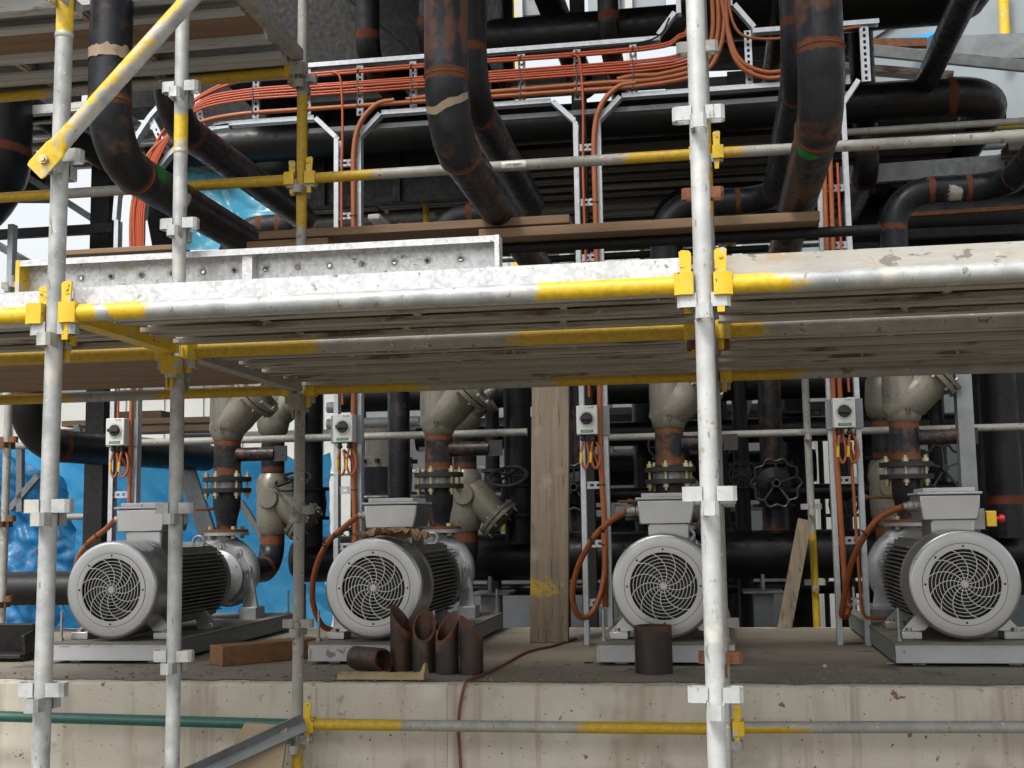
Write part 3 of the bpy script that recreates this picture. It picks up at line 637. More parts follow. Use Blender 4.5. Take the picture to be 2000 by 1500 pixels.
# ------------------------------------------------------------------ pipework
def runpipe(mb, pts, r, br=.229, n=24, weldw=.022, stain=None, green=None, n_arc=10, chalk=None, extra=()):
    """pipe along a polyline with long-radius elbows and a rusty weld at each elbow end"""
    pts = [V(p) for p in pts]; segs = [pts[0]]; Ls = []; L = 0
    path = [pts[0]]; last = pts[0]
    for i in range(1, len(pts)-1):
        a = (pts[i-1]-pts[i]).normalized(); b = (pts[i+1]-pts[i]).normalized(); ang = a.angle(b)
        t = br/math.tan(ang/2); c = pts[i]+(a+b).normalized()*(br/math.sin(ang/2)); p, q = pts[i]+a*t-c, pts[i]+b*t-c
        th = p.angle(q); ax = p.cross(q).normalized(); s0 = c+p
        path += dens([last, s0], .05)[1:]; L += (s0-last).length; Ls.append(L)
        path += [c+Matrix.Rotation(th*k/n_arc, 3, ax) @ p for k in range(1, n_arc+1)]
        # chord length, as the tube counts it
        L += n_arc*2*br*math.sin(th/n_arc/2); Ls.append(L); last = c+q
    path += dens([last, pts[-1]], .05)[1:]
    Ls += list(extra)
    # fine rings round the welds
    out = [path[0]]; acc = 0
    for p, q in zip(path, path[1:]):
        d_ = (q-p).length; cuts = sorted({(l+o_-acc)/d_ for l in Ls for o_ in (-weldw, -weldw*.5, 0, weldw*.5, weldw) if .02 < (l+o_-acc)/d_ < .98})
        out += [p.lerp(q, c_) for c_ in cuts]+[q]; acc += d_
    A = {'rust': lambda l, p: max([1-abs(l-w_)/weldw*.62 for w_ in Ls if abs(l-w_) < weldw*1.6] or [0])}
    if stain: A['stain'] = stain
    if green: A['green'] = green
    if chalk: A['chalk'] = chalk
    mb.tube(out, r, n, attr=A); return mb
R6 = .084
def weldbead(t, p, ax, r=R6): MB().ring(p, ax, r+.0005, .004, 32, 6).build('weld_bead', M['rust'], t)
AX = (-.513, .862, 2.252, 3.72); AZ, AYv, AYb = 3.05, 1.25, 5.8
AL = ('first tall black steel pipe from the left bending back over the deck', 'second tall steel pipe, rust streaked above its bend, tape round the elbow', 'third tall steel pipe with green paint mark below its bend', 'tall steel pipe bending back beyond the right edge')
HZ_, HY = 1.325, 5.8
for i, x in enumerate(AX):
    t = thing('steel_pipe', AL[i], 'pipe', (x, AYv, AZ), 'tall pipes bending back over the deck')
    zt = 5.4
    gx = {0: lambda l, p: .85*(1-sm(.03, .10, abs(p.y-1.57)))*sm(-.05, .02, p.z-AZ), 2: lambda l, p: .8*(1-sm(.035, .075, (p-V((x-.045, 1.56, AZ-.075))).length))}.get(i)
    stn = {1: lambda l, p: .60*sm(3.27, 3.36, p.z)*(.85+.25*math.sin(p.x*90+p.y*40)) + .40*(1-sm(3.0, 3.1, p.z)), 0: lambda l, p: .34, 2: lambda l, p: .56*sm(3.27, 3.4, p.z)*(.9+.2*math.sin(p.x*70))+.44*(1-sm(3.0, 3.15, p.z))}.get(i)
    ch = {0: lambda l, p: .62*(1-sm(.05, .09, abs(p.y-1.78)))*(1-sm(.03, .06, abs(p.z-AZ+.03)))}.get(i)
    runpipe(MB(), [(x, AYv, zt), (x, AYv, AZ), (x, HY, AZ), (x, HY, HZ_+.1)], R6, stain=stn, green=gx, chalk=ch).build('pipe', M['pipe'], t)
    weldbead(t, (x, AYv, AZ+.229), (0, 0, 1)); weldbead(t, (x, AYv+.229, AZ), (0, 1, 0))
    # flanged gate valve above the header, handwheel towards the camera
    if i in (1, 2):
        g_ = MB().lathe([(.15, 1.66), (.15, 1.68), (.10, 1.685), (.115, 1.75), (.125, 1.82), (.115, 1.89), (.10, 1.955), (.15, 1.96), (.15, 1.98)], (x, HY, 0), (0, 0, 1), 28)
        g_.build('gate_valve_body', M['pipeblack'], t)
        MB().lathe([(.11, .10), (.12, .14), (.12, .18), (.05, .2), (.03, .34), (.018, .36), (.018, .46)], (x, HY, 1.82), (0, -1, 0), 20).build('valve_bonnet', M['pipeblack'], t)
        hw = MB(); hc = V((x, HY-.44, 1.82)); vs_ = []; n, k = 60, 8
        for a_ in range(n):
            an = 2*pi*a_/n; R_ = .158+.012*math.cos(an*10)
            for b_ in range(k):
                be = 2*pi*b_/k; vs_.append(hc+V((math.cos(an)*(R_+.011*math.cos(be)), .011*math.sin(be), math.sin(an)*(R_+.011*math.cos(be)))))
        hw.add(vs_, [(q*k+j, ((q+1) % n)*k+j, ((q+1) % n)*k+(j+1) % k, q*k+(j+1) % k) for q in range(n) for j in range(k)])
        for a_ in range(5):
            an = 2*pi*a_/5+.3; hw.beam(hc+V((math.cos(an)*.02, .02, math.sin(an)*.02)), hc+V((math.cos(an)*.155, 0, math.sin(an)*.155)), .018, .012, (0, 1, 0))
        hw.lathe([(.03, -.02), (.03, .03)], hc, (0, 1, 0), 14).build('handwheel', M['black'], t)
    weldbead(t, (x, HY, HZ_+.175), (0, 0, 1), R6+.004)
# torn masking tape on the second pipe
x = AX[1]; tp = MB(); n = 22
ec = V((x, AYv+.229, AZ+.229))
def tapept(a, wv):
    # a: angle round the pipe, wv 0..1 across the tape; the tape lies skew over the elbow
    th = .16+.16*(a+1.2)/2.2*-1+.30+wv*.10+.03*(wv-.5)*mnoise.noise(V((a*2.5, 4, 0)))+.012*mnoise.noise(V((a*9, wv*2, 0)))+.05*mnoise.noise(V((a*1.2, 8, 0)))     # position along the elbow, radians from its top
    cc = ec+V((0, -math.cos(th)*.229, -math.sin(th)*.229)); out_ = V((0, -math.cos(th), -math.sin(th)))
    return cc+(out_*math.cos(a)+V((1, 0, 0))*math.sin(a))*(R6+.0025)
tp.grid(lambda a, b: tapept(-1.15+2.5*a, b), n, 4)
solo(tp, 'masking_tape', M['ply'], 'torn strip of beige tape round the second tall pipe', 'tape')
tp2 = MB(); n = 20
tp2.grid(lambda a, b: V((AX[0]+(R6+.003+.002*math.sin(a*40))*math.cos(-pi*.98+a*pi*1.05), AYv+(R6+.003+.003*math.sin(a*31))*math.sin(-pi*.98+a*pi*1.05), 3.445+b*.045*(1+.5*mnoise.noise(V((a*8, 2, b*2))))+.010*mnoise.noise(V((a*14, 3, b*3))))), n, 3)
solo(tp2, 'masking_tape', M['ply'], 'ragged pale tape band high on the first tall pipe', 'tape')

BX = (-.757, .748, 2.27, 3.66); BZ = 3.58; RY = 4.5
BL_ = ('leftmost', 'second', 'third', 'rightmost')
def riser(i):
    x = PXS[i]; t = thing('discharge_pipe', f'dark discharge pipe with black flanges and grey valve above the {WHO[i]} pump', 'pipe', (x, RY, 1.547), 'discharge pipes above the pumps')
    A = {'rust': lambda tt, r: 0}
    rs = [(1.548, .72), (1.60, 1.), (1.70, .3), (1.775, .75), (1.79, .1)]
    def ra(z, r): return max([max(0, 1-abs(z-c_)/w_) for c_, w_ in ((1.575, .05), (1.76, .045), (1.945, .045), (2.135, .045))])*.95
    MB().lathe([(.066, 1.555), (.066, 1.61), (.072, 1.64), (.088, 1.70), (.090, 1.72), (.090, 1.80)], (x, RY, 0), (0, 0, 1), 28, attr={'rust': ra, 'stain': lambda z, r: .40}).build('reducer', M['pipe'], t)
    MB().lathe([(.066, 0), (.14, 0), (.14, .018), (.066, .018)], (x, RY, 1.546), (0, 0, 1), 32).build('flange', M['rust'], t)
    for z in (1.805, 1.878):
        fl = MB().lathe([(.088, 0), (.158, 0), (.158, .028), (.105, .030), (.088, .045 if z > 1.85 else .03)], (x, RY, z), (0, 0, 1), 36).build('flange', M['flange'], t)
    MB().lathe([(.088, 1.833), (.10, 1.835), (.10, 1.876), (.088, 1.878)], (x, RY, 0), (0, 0, 1), 32).build('gasket_face', M['stud'], t)
    for k in range(6):
        a = k*pi/3+pi/9; p = V((x+math.cos(a)*.132, RY+math.sin(a)*.132, 0))
        MB().lathe([(.009, 1.765), (.009, 1.782), (.019, 1.782), (.019, 1.804), (.009, 1.804), (.009, 1.907), (.019, 1.907), (.019, 1.929), (.009, 1.929), (.009, 1.945)], p, (0, 0, 1), 6).build('flange_bolt', M['bolt'], t)
    for k in range(4):
        a = k*pi/2+pi/4; p = V((x+math.cos(a)*.112, RY+math.sin(a)*.112, 0))
        MB().lathe([(.016, 1.505), (.016, 1.525), (.008, 1.525), (.008, 1.565), (.016, 1.565), (.016, 1.585)], p, (0, 0, 1), 6).build('flange_bolt', M['bolt'], t)
    zz = [1.90+.0125*k for k in range(21)]
    MB().lathe([((.088 if z > 1.93 else .096-.2*(z-1.90)), z) for z in zz], (x, RY, 0), (0, 0, 1), 28, attr={'rust': ra, 'stain': lambda z, r: .42}).build('tee_piece', M['pipe'], t)
    bz = 2.055
    bp = MB().lathe([(.052, .075), (.046, .11), (.046, .33)], (x, RY-.0, bz), (1, 0, 0), 20, attr={'rust': lambda tt, r: .4 if tt < .12 or tt > .3 else .05, 'stain': lambda tt, r: .36}).build('branch_pipe', M['pipe'], t)
    lg = MB().box((x+.375, RY-.02, bz), (.09, .012, .10)).build('lug_plate', M['flange'], t)
    MB().lathe([(.014, -.028), (.014, -.026)], (x+.385, RY, bz), (0, 1, 0), 14).build('lug_hole', M['black'], lg)
    MB().lathe([(.011, .085), (.011, .24), (.018, .241), (.018, .27), (.009, .271), (.009, .33)], (x, RY, 1.70), (-1, -.1, 0), 10).build('gauge_stub', M['rust'], t)
    # Y-pattern valve: vertical run and slanted bonnet barrel
    dirt = {'dirt': lambda tt, r: .12}
    MB().lathe([(.090, 2.15), (.100, 2.165), (.108, 2.2), (.115, 2.26), (.118, 2.34), (.115, 2.5), (.105, 2.62), (.09, 2.66)], (x, RY, 0), (0, 0, 1), 30, attr=dirt).build('valve_body', M['valve'], t)
    ax = V((.74, -.10, .66)).normalized(); o = V((x-.01, RY, 2.24))
    vb = MB().lathe([(.0, -.105), (.07, -.09), (.105, -.04), (.118, .03), (.122, .12), (.118, .16), (.118, .25), (.125, .262)], o, ax, 30, attr={'dirt': lambda tt, r: .3 if tt < .02 else .1}).build('valve_barrel', M['valve'], t)
    MB().lathe([(.125, .262), (.165, .264), (.165, .292), (.12, .293)], o, ax, 32).build('bonnet_flange', M['valve'], t)
    bn = MB().lathe([(.12, .300), (.165, .301), (.165, .327), (.10, .33), (.06, .37), (.045, .42), (.03, .44), (.018, .60), (0, .601)], o, ax, 30).build('bonnet', M['valve'], t)
    xx, yy, _ = frame(ax)
    for k in range(8):
        a = k*pi/4; p = o+(xx*math.cos(a)+yy*math.sin(a))*.145
        MB().lathe([(.009, .245), (.009, .345)], p, ax, 8).build('bonnet_stud', M['stud'], vb)
    yk = MB()
    for s_ in (-1, 1): yk.beam(o+ax*.325+xx*s_*.10, o+ax*.55+xx*s_*.04, .016, .028, yy)
    yk.box(o+ax*.55, (.1, .03, .03)).build('yoke', M['valve'], bn)
    hw = MB(); hc = o+ax*.57
    q_ = [(-.085, -.085), (.085, -.085), (.085, .085), (-.085, .085)]
    hp = fillet([hc+xx*a_+yy*b_ for a_, b_ in q_+q_[:2]], .03, 5)
    hw.tube(hp, .011, 8); hw.beam(hc-xx*.08, hc+xx*.08, .012, .012, ax); hw.beam(hc-yy*.08, hc+yy*.08, .012, .012, ax)
    hw.build('handwheel', M['flange'], bn)
    # cast arrow
    ar = MB(); P = [(-.008, 0), (.008, 0), (.008, .03), (.015, .03), (0, .055), (-.015, .03), (-.008, .03)]
    for (a_, c_), (a2, c2) in zip(P, P[1:]+P[:1]): ar.beam(V((x+.01+a_, RY-.113-.05*0, 2.19+c_)), V((x+.01+a2, RY-.117, 2.19+c2)), .003, .004, (0, 1, 0))
    ar.build('cast_arrow', M['flange'], t)
    # run up, across and forward to the second tall pipe
    bx = BX[i]
    runpipe(MB(), [(x, RY, 2.66), (x, RY, BZ), (bx, RY, BZ), (bx, 2.3, BZ), (bx, 2.3, 5.4)], R6, stain=lambda l, p: .22, n=20,
            green=(lambda l, p: .8*(1-sm(.03, .06, abs(p.x-x-.08)))*(1-sm(2.9, 3.1, p.z))) if i == 3 else None,
            chalk=(lambda l, p: .60*(1-sm(.05, .08, (V((p.x, 0, p.z))-V((3.33, 0, 3.53))).length))*(p.y < RY)) if i == 3 else None).build('upper_pipe', M['pipe'], t)
    return t
for i in range(4): riser(i)

SY = 5.35
def suction(i):
    x = PXS[i]; t = thing('suction_pipe', f'suction pipe with grey strainer behind the {WHO[i]} pump', 'pipe', (x, SY, 1.26), 'suction pipes behind the pumps')
    runpipe(MB(), [(x, 4.72, MZ+.012), (x, SY, MZ+.012), (x, SY, 1.53)], .088, .2, n=20, extra=(.86,), weldw=.05).build('suction_elbow', M['pipe'], t)
    MB().lathe([(.088, 1.52), (.10, 1.54), (.115, 1.60), (.118, 1.70), (.115, 1.80), (.125, 1.86), (.11, 1.93), (.092, 1.96)], (x, SY, 0), (0, 0, 1), 28).build('strainer_body', M['valve'], t)
    MB().lathe([(.075, .0), (.075, .13), (.068, .137), (0, .137)], (x+.01, SY, 1.78), (0, -1, 0), 30).build('strainer_boss', M['valve'], t)
    ax = V((.72, -.05, -.69)).normalized(); o = V((x, SY, 1.84))
    MB().lathe([(.1, -.05), (.118, .05), (.11, .20), (.10, .30), (.13, .302), (.155, .304), (.155, .33), (.12, .332)], o, ax, 28).build('strainer_leg', M['valve'], t)
    cp = MB().lathe([(.155, .338), (.155, .364), (.10, .37), (0, .375)], o, ax, 28).build('strainer_cap', M['valve'], t)
    xx, yy, _ = frame(ax)
    for k in range(8):
        a = k*pi/4+.2; MB().lathe([(.008, .29), (.008, .385)], o+(xx*math.cos(a)+yy*math.sin(a))*.138, ax, 8).build('cap_stud', M['stud'], cp)
    dxs = (.27, .40, .36, .42)[i]
    runpipe(MB(), [(x, SY, 1.95), (x, SY, 2.95), (x+dxs+.12, SY+.12, 2.95), (x+dxs+.12, HY-.2, 1.95), (x+dxs+.12, HY-.2, HZ_)] if False else [(x, SY, 1.95), (x, SY, 2.98), (x+.5, SY, 2.98), (x+.5, SY+.42, 2.98)], R6, n=18, extra=(.04, .25)).build('upper_pipe', M['pipe'], t)
    MB().lathe([(.085, 2.24), (.105, 2.26), (.118, 2.32), (.118, 2.42), (.105, 2.50), (.085, 2.53)], (x, SY, 0), (0, 0, 1), 26).build('upper_valve_body', M['valve'], t)
    ax = V((.8, -.05, .6)).normalized(); o = V((x, SY, 2.36))
    MB().lathe([(.1, 0), (.1, .15), (.13, .155), (.13, .205), (.05, .21), (.02, .3), (.02, .36)], o, ax, 24).build('upper_valve_bonnet', M['valve'], t)
    return t
for i in range(4): suction(i)
# down legs beside the strainers, each with a black handwheel valve
for i, u in ((0, 604), (1, 1012), (3, 1962)):
    x = at(u, 950, HY-.25).x; y = HY-.25
    t = thing('drop_pipe', f'black drop pipe into the header beside the {WHO[i]} strainer', 'pipe', (x, y, HZ_), 'drop pipes into the header')
    r_ = .118 if i == 3 else .1
    runpipe(MB(), [(x, y, 2.98), (x, y, HZ_+.1)], r_, n=20, extra=(1.3,), weldw=.035).build('pipe', M['pipeblack'], t)
    if i < 2:
        MB().lathe([(.15, 1.62), (.15, 1.645), (.12, 1.65), (.13, 1.74), (.12, 1.83), (.15, 1.835), (.15, 1.86)], (x, y, 0), (0, 0, 1), 26).build('valve_body', M['pipeblack'], t)
        hc = V((x-.02, y-.30, 1.90)); ax = V((-.05, -.55, .85)).normalized(); hw = MB().ring(hc, ax, .13, .012, 40, 8); xx, yy, _ = frame(ax)
        for k in range(5):
            a = k*2*pi/5; hw.beam(hc, hc+(xx*math.cos(a)+yy*math.sin(a))*.128, .016, .012, ax)
        hw.lathe([(.02, -.16), (.02, .03)], hc, ax, 10); hw.build('handwheel', M['black'], t)
# the header behind the pumps
hd = thing('header_pipe', 'long black header pipe lying behind all four pumps', 'pipe', (1, HY, HZ_-.17))
MB().tube(dens([(-1.25, HY, HZ_), (6.5, HY, HZ_)], .4), .172, 32).build('pipe', M['pipeblack'], hd)
MB().lathe([(.172, 0), (.165, .05), (.13, .09), (0, .12)], (-1.25, HY, HZ_), (-1, 0, 0), 28).build('end_cap', M['pipeblack'], hd)
for x in (2.15, .2, 4.4):
    s_ = MB().bb(x-.07, x+.07, HY-.14, HY+.0, PZ-.5, 1.06).bb(x-.14, x+.14, HY-.2, HY+.2, 1.06, 1.075).bb(x-.012, x+.012, HY-.15, HY+.15, 1.075, 1.19)
    solo(s_, 'pipe_stand', M['steel'], {2.15: 'grey steel pedestal under the header behind the tall whitish post', .2: 'grey steel pedestal under the header behind the second pump', 4.4: 'grey steel pedestal under the header beyond the right edge'}[x], 'pipe stand', 'pedestals under the header', bevel=.002)

# ------------------------------------------------------------------ cable ladders, switches and cables
TY = 3.9
def crail(mb, p0, p1, inward):
    """C-shaped ladder rail, 60 mm deep, opening towards `inward`"""
    C_ = [(0, -.03), (.028, -.03), (.028, -.0275), (.0025, -.0275), (.0025, .0275), (.028, .0275), (.028, .03), (0, .03)]
    p0, p1 = V(p0), V(p1); d = (p1-p0).normalized(); xd = V(inward); yd = d.cross(xd)
    return mb.ext(C_, p0, p1, xd)
def strut(mb, p0, p1, wd, fr=(0, -1, 0)):
    """slotted strut rung: front strip with square holes and two returned sides"""
    p0, p1 = V(p0), V(p1); d = (p1-p0).normalized(); f_ = V(fr); s_ = d.cross(f_).normalized(); L = (p1-p0).length; n = max(1, int(L/.034)); st = L/n
    def q(a, b, c): return p0+d*a+s_*b+f_*c
    h = wd/2; hh = .0075
    for a, b in ((-h, -hh), (hh, h)): mb.add([q(0, a, 0), q(L, a, 0), q(L, b, 0), q(0, b, 0)], [(0, 1, 2, 3)])
    for i in range(n+1):
        a0 = max(0, i*st-.008); a1 = min(L, i*st+.008)
        mb.add([q(a0, -hh, 0), q(a1, -hh, 0), q(a1, hh, 0), q(a0, hh, 0)], [(0, 1, 2, 3)])
    for b in (-h, h): mb.add([q(0, b, 0), q(L, b, 0), q(L, b, -.025), q(0, b, -.025)], [(0, 1, 2, 3)])
    return mb
Z0, Z1, CH = 4.085, 4.45, .13
LAD = ((-1.856, -1.672), (-.415, -.243), (1.068, 1.232), (2.470, 2.650))
ht = thing('cable_ladder', 'horizontal galvanised cable ladder crossing above the deck', 'cable ladder', (.5, TY, Z0))
lo = [(-1.2, LAD[1][0]-CH), (LAD[1][1]+CH, LAD[2][0]-CH), (LAD[2][1]+CH, 2.65)]
for a, b in lo: crail(MB(), (a, TY, Z0), (b, TY, Z0), (0, 0, 1)).build('lower_rail', M['tray'], ht)
crail(MB(), (-1.1, TY, Z1), (1.60, TY, Z1), (0, 0, -1)).build('upper_rail', M['tray'], ht)
crail(MB(), (1.60, TY, Z1), (1.70, TY, Z1+.13), (-.8, 0, .6)).build('upper_rail', M['tray'], ht)
crail(MB(), (1.70, TY, Z1+.13), (1.70, TY, 5.5), (1, 0, 0)).build('riser_rail', M['tray'], ht)
crail(MB(), (2.03, TY, 5.5), (2.03, TY, Z1+.15), (-1, 0, 0)).build('riser_rail', M['tray'], ht)
crail(MB(), (2.03, TY, Z1+.15), (2.14, TY, Z1), (.8, 0, .6)).build('upper_rail', M['tray'], ht)
crail(MB(), (2.14, TY, Z1), (2.86, TY, Z1), (0, 0, -1)).build('upper_rail', M['tray'], ht)
for k in range(11):
    x = -.93+k*.338
    if 1.75 < x < 2.1: continue
    strut(MB(), (x, TY-.012, Z0+.01), (x, TY-.012, Z1-.005), .042).build('rung', M['tray'], ht, smooth=0)
MB().beam((-.6, TY+.05, Z0-.05), (2.7, TY+.05, Z0-.05), .03, .03).build('support_bar', M['steel'], ht)
x = at(1690, 120, TY).x; strut(MB(), (x, TY-.012, Z0+.0), (x, TY-.012, Z1), .05).build('rung', M['tray'], ht, smooth=0)
LW = ('beside the leftmost motor', 'left of the second motor', 'left of the third motor', 'left of the rightmost motor')
for i, (a, b) in enumerate(LAD):
    t = thing('cable_ladder', f'upright galvanised cable ladder {LW[i]}', 'cable ladder', ((a+b)/2, TY, PZ), 'upright cable ladders')
    zt = Z0-CH if i else 3.52
    for xr, s_ in ((a, 1), (b, -1)):
        crail(MB(), (xr, TY, PZ+.006), (xr, TY, zt), (s_, 0, 0)).build('side_rail', M['tray'], t)
        if i and not (i == 3 and s_ == -1): crail(MB(), (xr, TY, zt), (xr-s_*CH, TY, Z0), (s_*.7, 0, .7)).build('splay_rail', M['tray'], t)
        elif i == 3: crail(MB(), (xr, TY, zt), (xr+.09, TY, Z0), (-.8, 0, .6)).crail if False else crail(MB(), (xr, TY, zt), (xr+.09, TY, Z0), (-.8, 0, .6)).build('splay_rail', M['tray'], t)
    for z in [1.12+.335*k for k in range(9)]:
        if z < zt-.1: strut(MB(), (a+.004, TY-.012, z), (b-.004, TY-.012, z), .042).build('rung', M['tray'], t, smooth=0)
# big-radius bend joining the left end of the horizontal ladder to the leftmost upright one
t = thing('ladder_bend', 'curved cable ladder bend at the upper left behind the first tall pipe', 'cable ladder', (-1.7, TY, 3.52))
for (xe, ze, R_, xo) in ((-1.1, Z1, .75, -1.856), (-1.1, Z0, .565, -1.672)):
    c = V((xo+R_, TY, 3.52)); pts = [c+V((-math.cos(a*pi/20)*R_, 0, math.sin(a*pi/20)*min(R_+.18*(xo < -1.8), ze-3.52))) for a in range(11)]
    pts.append(V((-1.1, TY, ze)))
    mb = MB()
    for p, q in zip(pts, pts[1:]): mb.ext([(-.014, -.03), (.014, -.03), (.014, .03), (-.014, .03)], p, q, (0, 0, 1) if abs((q-p).normalized().z) < .8 else (1, 0, 0))
    mb.build('bend_rail', M['tray'], t)
for k in (2, 5, 8):
    a = k*pi/20; p = V((-1.672+.565-math.cos(a)*.565, TY-.01, 3.52+math.sin(a)*.565)); q = V((-1.856+.75-math.cos(a)*.75, TY-.01, 3.52+math.sin(a)*.93))
    strut(MB(), p, q, .042).build('rung', M['tray'], t, smooth=0)

def cable(pts, r, label, group=None, m='cable', n=10, sp=8, name='power_cable'):
    return solo(MB().tube(spline(pts, sp), r, n), name, M[m], label, 'cable', group)
CY = TY-.052
# bundle in the horizontal ladder, climbing between the riser rails on the right
random.seed(11)
for k in range(8):
    thick = k < 3; r = .0145 if thick else .0075
    z = Z0+.055+k*.031 if thick else Z0+.145+(k-3)*.0165
    yy = CY-(.0 if thick else .004)+random.uniform(-.003, .003)
    xv = 1.975-k*.032 if thick else 1.86-(k-3)*.019
    xl = -1.72+.012*k
    pts = [V((xl, yy, 3.2)), V((xl, yy, 3.6)), V((xl+.10, yy, 3.86+.06)), V((xl+.33, yy, z-.07)), V((xl+.65, yy, z))] if k not in (1, 2) else [V((.05 if k == 1 else 1.34, yy, z-.012)), V((.25 if k == 1 else 1.42, yy, z))]
    x0 = pts[-1].x
    pts += [V((x0+(1.60-x0)*f_, yy+random.uniform(-.002, .002), z+random.uniform(-.003, .003))) for f_ in (.25, .5, .75, .97)]
    rs = xv-1.64
    pts += [V((1.64+rs*.55, yy, z+rs*.14)), V((1.64+rs*.86, yy, z+rs*.45)), V((xv, yy, z+rs*1.0)), V((xv, yy, z+rs+.3)), V((xv+random.uniform(-.01, .01), yy, 5.5))]
    cable(pts, r, f'{("lowest", "middle", "uppermost")[k]} thick brown-orange cable in the cable ladder bundle' if thick else f'{("lowest", "second lowest", "middle", "second highest", "highest")[k-3]} thin red-orange cable in the lower ladder bundle',
          'thick cables in the ladder bundle' if thick else 'thin cables in the ladder bundle', 'cable' if thick else 'cablered')
for k in range(2):
    z = Z0+.275+k*.015; yy = CY+random.uniform(-.002, .002)
    cable([V((-1.70, yy-.01, 3.3)), V((-1.69, yy-.01, 3.65)), V((-1.5, yy, 4.1)), V((-1.1, yy, z-.02)), V((-.5, yy, z-.006)), V((.3, yy, z)), V((1.0, yy, z-.004)), V((1.55, yy, z+.004)), V((1.70, yy, z+.05)), V((1.78, yy, z+.2)), V((1.8, yy, 5.5))], .0095, f'{("lower", "upper")[k]} red-orange cable of the upper pair in the cable ladder', 'upper cable pair in the ladder', 'cablered')
cable([V((.3, CY, Z0+.305)), V((1.0, CY, Z0+.315)), V((1.45, CY, Z0+.32)), V((1.6, CY, Z0+.36)), V((1.66, CY-.02, Z0+.45))], .006, 'thin black cable above the upper pair in the cable ladder', m='black')
# cables leaving to the right
for k in range(3):
    xv = 2.0-.0*k; r = .014 if k < 2 else .009; z = Z0+.05+.035*k+(.12 if k == 2 else 0)
    cable([V((1.99-.035*k, CY, 5.5)), V((1.99-.03*k, CY-.01, 4.75)), V((2.00, CY-.01, z+.26)), V((2.06, CY-.01, z+.08)), V((2.2, CY, z)), V((2.38, CY, z-.01)), V((2.49+.03*k, CY, z-.12)), V((2.51+.035*k, CY, z-.4)), V((2.505+.035*k, CY, 3.0)), V((2.505+.035*k, CY, 2.0))] if k != 2 else [V((2.02, CY-.012, 5.5)), V((2.0, CY-.012, 4.8)), V((2.04, CY-.012, 4.45)), V((2.2, CY, 4.37)), V((2.5, CY, 4.38)), V((2.75, CY, 4.40))], r,
          ('thick orange cable turning right and down the rightmost upright ladder', 'second thick orange cable down the rightmost upright ladder', 'orange cable running off to the right at the top of the ladder')[k])
# thin and thick drops to the switches
for i, (ux, vx) in ((1, (676, 702)), (2, (1131, 1163))):
    xa, xb = LAD[i][0]+.062, LAD[i][1]-.040
    zsw = at(0, (0, 838, 822)[i], TY).z
    cable([V((xa-.06, CY-.01, Z0+.28)), V((xa-.015, CY-.012, Z0+.25)), V((xa, CY-.012, Z0+.12)), V((xa+.004, CY-.012, Z0-.1)), V((xa-.006, CY, 3.6)), V((xa, CY, 3.0)), V((xa, CY, 2.3))], .0075, f'thin red cable dropping down the upright ladder {LW[i]}', m='cablered')
    cable([V((xb+.26, CY-.004, Z0+.075)), V((xb+.15, CY-.006, Z0+.055)), V((xb+.05, CY-.008, Z0-.05)), V((xb+.005, CY-.004, Z0-.22)), V((xb, CY, 3.5)), V((xb+.003, CY, 2.6)), V((xb-.004, CY, 2.0)), V((xb+.01, CY, 1.5)), V((xb+.002, CY, 1.22 if i == 1 else 1.1))], .0165, f'thick orange cable down the upright ladder {LW[i]}')
cable([V((-1.70, CY, 3.3)), V((-1.70, CY, 2.7)), V((-1.705, CY, 1.9)), V((-1.70, CY, 1.2))], .013, 'thick orange cable down the upright ladder beside the leftmost motor')
cable([V((-1.79, CY, 3.3)), V((-1.79, CY, 2.5)), V((-1.79, CY, 2.25))], .0075, 'thin red cable down the upright ladder beside the leftmost motor', m='cablered')
cable([V((2.585, CY, 3.6)), V((2.585, CY, 2.6)), V((2.59, CY, 2.28))], .0075, 'thin red cable beside the thick ones on the rightmost upright ladder', m='cablered')
cable([V((2.585, CY, 2.0)), V((2.59, CY, 1.7)), V((2.60, CY, 1.2)), V((2.61, CY, 1.06)), V((2.66, CY+.01, 1.03)), V((2.76, CY+.05, 1.03))], .009, 'orange cable leaving the foot of the rightmost upright ladder')
cable([V((2.505, CY, 2.0)), V((2.515, CY, 1.5)), V((2.525, CY, 1.15)), V((2.545, CY-.01, 1.09))], .0155, 'lower thick orange cable on the rightmost upright ladder')

# motor feed cables
def feed(pts, label): cable(pts, .0165, label, 'motor feed cables')
gy = FY+.42
def gl(i): return V((PXS[i]-.20, gy, 1.635))
feed([gl(0), at(205, 1035, 3.45), at(172, 1062, 3.5), at(150, 1100, 3.6), at(147, 1160, 3.65), at(160, 1220, 3.72), at(200, 1225, 3.80), V((-1.72, 3.84, 1.3)), V((-1.70, CY, 1.6))], 'orange feed cable arching left of the leftmost motor')
feed([gl(1), at(672, 1030, 3.45), at(640, 1060, 3.5), at(617, 1110, 3.55), at(610, 1165, 3.6), at(622, 1210, 3.65), at(640, 1228, 3.7), at(662, 1222, 3.75), V((LAD[1][1]-.038, CY, 1.2)), V((LAD[1][1]-.036, CY, 1.5))], 'orange feed cable looping left of the second motor')
feed([gl(2), at(1190, 1020, 3.45), at(1160, 1050, 3.5), at(1130, 1105, 3.6), at(1118, 1160, 3.65), at(1128, 1200, 3.7), at(1150, 1203, 3.75), at(1170, 1170, 3.8), V((LAD[2][1]-.036, CY, 1.3)), V((LAD[2][1]-.036, CY, 1.55))], 'orange feed cable looping left of the third motor')
feed([gl(3), at(1720, 1010, 3.45), at(1690, 1045, 3.5), at(1665, 1095, 3.6), at(1652, 1150, 3.7), at(1644, 1200, 3.8), V((2.53, CY, 1.06)), V((2.53, CY, 1.2))], 'orange feed cable dropping left of the rightmost motor')
